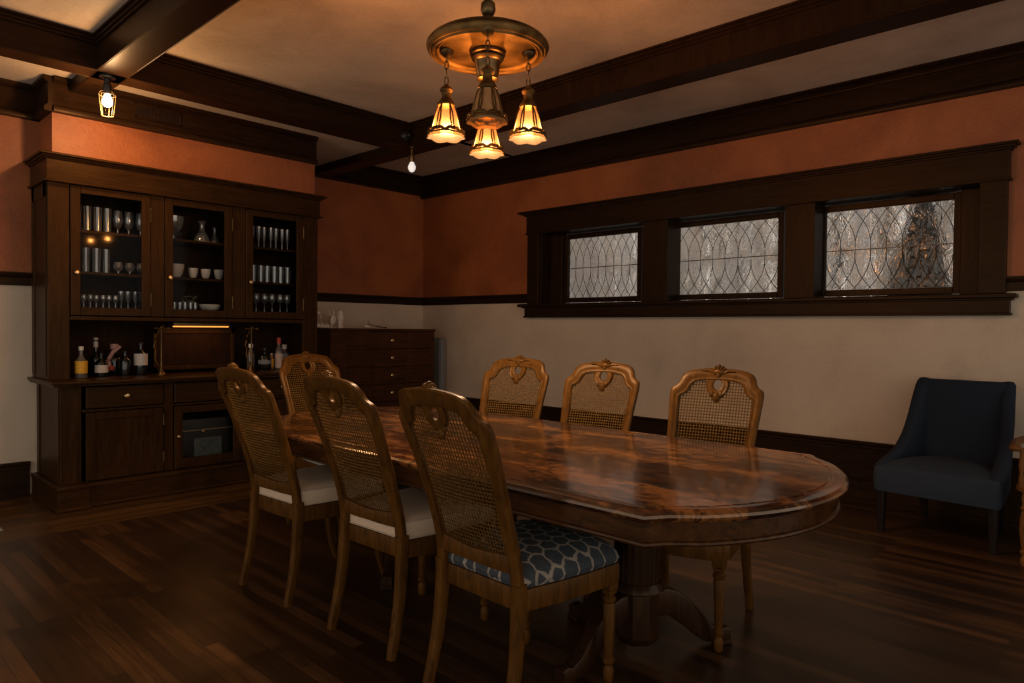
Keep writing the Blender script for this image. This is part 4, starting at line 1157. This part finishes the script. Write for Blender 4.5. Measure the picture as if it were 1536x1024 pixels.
mb.lathe([(0, -.018), (.075, -.018), (.085, -.022), (.085, -.034), (.073, -.040), (.078, -.050), (.072, -.060), (.064, -.066), (.060, -.085), (.052, -.125), (.047, -.14), (.053, -.148), (.044, -.156), (.035, -.16), (.035, -.185), (.04, -.19), (.03, -.205), (.012, -.215), (0, -.22)], seg=28)
mb.build('center_body', bronze, Cn, 40)
def shade_mesh():
    mb = MB(); prof = [(.034, .148), (.039, .138), (.045, .121), (.052, .096), (.058, .067), (.064, .043), (.069, .027), (.078, .012), (.088, .0)]
    outer = prof; inner = [(r-.0025, z) for r, z in prof]
    md = lambda a, z: 1+.045*math.cos(6*a)*(1-z/.2)
    vs = []; fs = []; seg = 48
    allp = outer+inner[::-1]
    for i, (r, z) in enumerate(allp):
        for k in range(seg):
            a = 2*PI*k/seg; ext = 0
            hexr = 1/(math.cos(((a+PI/6) % (PI/3))-PI/6)) if True else 1
            rr = r*(1*.35+.65*hexr*.93)
            vs.append((rr*math.cos(a), rr*math.sin(a), z+(-.006*abs(math.sin(3*a)) if z < .001 else 0)))
    n_ = len(allp)
    for i in range(n_):
        j = (i+1) % n_
        for k in range(seg): fs.append((i*seg+k, i*seg+(k+1) % seg, j*seg+(k+1) % seg, j*seg+k))
    return mb.add(vs, fs)
def overlay_mesh():
    mb = MB()
    prof = [(.037, .148), (.047, .121), (.054, .096), (.060, .067), (.066, .043), (.072, .024)]
    for k in range(6):
        a = PI/6+k*PI/3
        for s_ in (-1, 1):
            pts = []
            for i, (r, z) in enumerate(prof):
                da = s_*(.02+.10*math.sin(PI*i/(len(prof)-1)) if i < len(prof)-1 else .30)
                pts.append((1.03*r*math.cos(a+da), 1.03*r*math.sin(a+da), z))
            mb.tube(catmull(pts, 3), .0038, 6)
        # lower swag
        pts = []
        for i in range(9):
            t_ = i/8; aa = a+t_*PI/3; hexr = 1/(math.cos(((aa+PI/6) % (PI/3))-PI/6)); zz = .026-.008*math.sin(PI*t_)*1.0+.010*math.sin(2*PI*t_)**2
            rr = .080*(.35+.65*hexr*.93); pts.append((rr*math.cos(aa), rr*math.sin(aa), zz))
        mb.tube(pts, .0075, 6)
        pts = []
        for i in range(9):
            t_ = i/8; aa = a+t_*PI/3; hexr = 1/(math.cos(((aa+PI/6) % (PI/3))-PI/6)); rr = .0865*(.35+.65*hexr*.93)
            pts.append((rr*math.cos(aa), rr*math.sin(aa), .009+.006*math.sin(PI*t_)))
        mb.tube(pts, .0036, 6)
    return mb
def holder_mesh():
    mb = MB(); mb.lathe([(0, .252), (.010, .250), (.014, .242), (.028, .232), (.032, .222), (.027, .214), (.022, .208), (.021, .188), (.026, .180), (.030, .172), (.039, .163), (.042, .156), (.042, .148), (.036, .144), (0, .144)], seg=24); return mb
def chain(z0, z1):
    mb = MB(); n_ = max(2, round((z1-z0)/.034)); p = (z1-z0)/n_
    for i in range(n_):
        zc = z0+p*(i+.5); pts = []
        for k in range(12):
            a = 2*PI*k/12; u = .009*math.cos(a); w_ = (p*.62)*math.sin(a)
            pts.append((u, 0, zc+w_) if i % 2 else (0, u, zc+w_))
        mb.sweep(pts, [(.0028*math.cos(q*PI/3), .0028*math.sin(q*PI/3)) for q in range(6)], closed=True, up=(0, 1, 0) if i % 2 else (1, 0, 0))
    return mb
Z0 = -.425
for ang, rad, lit in ((view+PI/2, .195, 1), (view-PI/2, .195, 1), (view+PI, .25, 0), (view, .30, 1)):
    p = empty('pendant', (rad*math.cos(ang), rad*math.sin(ang), Z0)); p.parent = Cn
    # keep one face of the hexagon turned to the room
    rot = view
    def place(o): o.parent = p; o.rotation_euler.z = rot; return o
    o = place(shade_mesh().build('shade', shadelit if lit else shadeoff, angle=20)); o['label'] = 'glowing amber glass shade' if lit else 'unlit dull amber shade'
    if not lit: o.visible_shadow = True
    place(overlay_mesh().build('shade_overlay', bronze if lit else brass))
    place(holder_mesh().build('shade_holder', brass))
    place(chain(.249, -Z0-.03).build('chain', bronze))
    MB().lathe([(0, -Z0-.018), (.034, -Z0-.018), (.03, -Z0-.03), (.012, -Z0-.045), (0, -Z0-.046)], seg=16).build('ceiling_cup', bronze, p)
    if lit:
        l = bpy.data.lights.new('pendant_light', 'POINT'); l.energy = 34.0; l.color = (1, .68, .42); l.shadow_soft_size = .02
        lo = bpy.data.objects.new('pendant_light', l); COL.objects.link(lo); lo.parent = p; lo.location = (0, 0, .055)

# ------------------------------------------------------------------ caged bulb and bare bulb
e = empty('caged_light', (1.50, 5.12, 2.9145), 0, 'lit bulb in a wire cage hanging from the beam above the hutch', 'lamp')
MB().lathe([(0, 0), (.05, 0), (.05, -.012), (.02, -.022), (.018, -.05), (.026, -.055), (.026, -.10), (.02, -.115), (0, -.115)], seg=20).build('socket', blackm, e)
MB().lathe([(0, -.112), (.012, -.114), (.022, -.135), (.032, -.165), (.030, -.185), (.018, -.20), (0, -.204)], seg=18).build('bulb', bulbm, e)
mb = MB()
for k in range(6):
    a = k*PI/3; mb.tube(catmull([(.026*math.cos(a), .026*math.sin(a), -.10), (.05*math.cos(a), .05*math.sin(a), -.12), (.045*math.cos(a), .045*math.sin(a), -.19), (.036*math.cos(a), .036*math.sin(a), -.262)], 3), .0022, 6)
for r_, z in ((.051, -.125), (.038, -.258)): mb.tube([(r_*math.cos(q*PI/8), r_*math.sin(q*PI/8), z) for q in range(16)], .0025, 6, closed=True)
mb.build('wire_cage', brass, e)
l = bpy.data.lights.new('caged_light_source', 'POINT'); l.energy = 12.5; l.color = (1, .52, .20); l.shadow_soft_size = .03
lo = bpy.data.objects.new('caged_light_source', l); COL.objects.link(lo); lo.parent = e; lo.location = (0, -.0, -.235)
e = empty('bare_bulb_fitting', (3.975, 5.02, 2.9145), 0, 'small pale white bulb hanging from the corner where two beams meet', 'lamp')
MB().lathe([(0, 0), (.03, 0), (.03, -.01), (.012, -.02), (.011, -.06), (.022, -.07), (.024, -.12), (.018, -.135), (0, -.135)], seg=18).build('socket', bronze, e)
MB().lathe([(0, -.13), (.016, -.132), (.024, -.15), (.036, -.175), (.034, -.20), (.02, -.222), (0, -.23)], seg=18).build('bulb', bulbdim, e)
e = MB(); e.lathe([(0, 0), (.055, 0), (.058, .01), (.050, .03), (.035, .045), (0, .05)], seg=24, mat=Matrix.Rotation(PI/2, 4, 'X')).ball((0, -.05, 0), .02, 10, 6)
o = e.build('round_detector', blackm); o.location = (3.93, 5.0595, 3.015); tag(o, 'round black disc fitting on the beam above the pale bulb', 'fixture')

sun = bpy.data.lights.new('daylight', 'SUN'); sun.energy = 1.15; sun.color = (1, .97, .93); sun.angle = .5
so = bpy.data.objects.new('daylight', sun); COL.objects.link(so); so.location = (6.5, 2, 6); so.rotation_euler = V((.34, .05, -1)).to_track_quat('-Z', 'Y').to_euler()
# niche strip lamp
l = bpy.data.lights.new('niche_light', 'AREA'); l.shape = 'RECTANGLE'; l.size = .42; l.size_y = .03; l.energy = .3; l.color = (1, .42, .13)
lo = bpy.data.objects.new('niche_light', l); COL.objects.link(lo); lo.location = (2.37, 5.73, 1.249)

# ------------------------------------------------------------------ world, camera
wd = bpy.data.worlds.new('World'); scn.world = wd; wd.use_nodes = True
bg = wd.node_tree.nodes['Background']; bg.inputs[0].default_value = (1, .88, .76, 1); bg.inputs[1].default_value = .62

f_, yaw, pit, roll = 1033.1827, .8158, -.0194, .0096
sy, cy, sp_, cp_ = math.sin(yaw), math.cos(yaw), math.sin(pit), math.cos(pit)
R0 = V((cy, -sy, 0)); F = V((sy*cp_, cy*cp_, sp_)); U0 = V((-sp_*sy, -sp_*cy, cp_))
cr, sr = math.cos(roll), math.sin(roll)
R = cr*R0+sr*U0; U = -sr*R0+cr*U0
cam = bpy.data.cameras.new('camera'); co_ = bpy.data.objects.new('camera', cam); COL.objects.link(co_)
cam.sensor_width = 36; cam.lens = 36*f_/1536; cam.clip_start = .02
M_ = Matrix((R, U, -F)).transposed().to_4x4(); M_.translation = V((0, 0, 1.27)); co_.matrix_world = M_
scn.camera = co_
vs_ = scn.view_settings; vs_.view_transform = 'Standard'; vs_.look = 'None'; vs_.exposure = .9; vs_.gamma = 1; vs_.use_curve_mapping = False
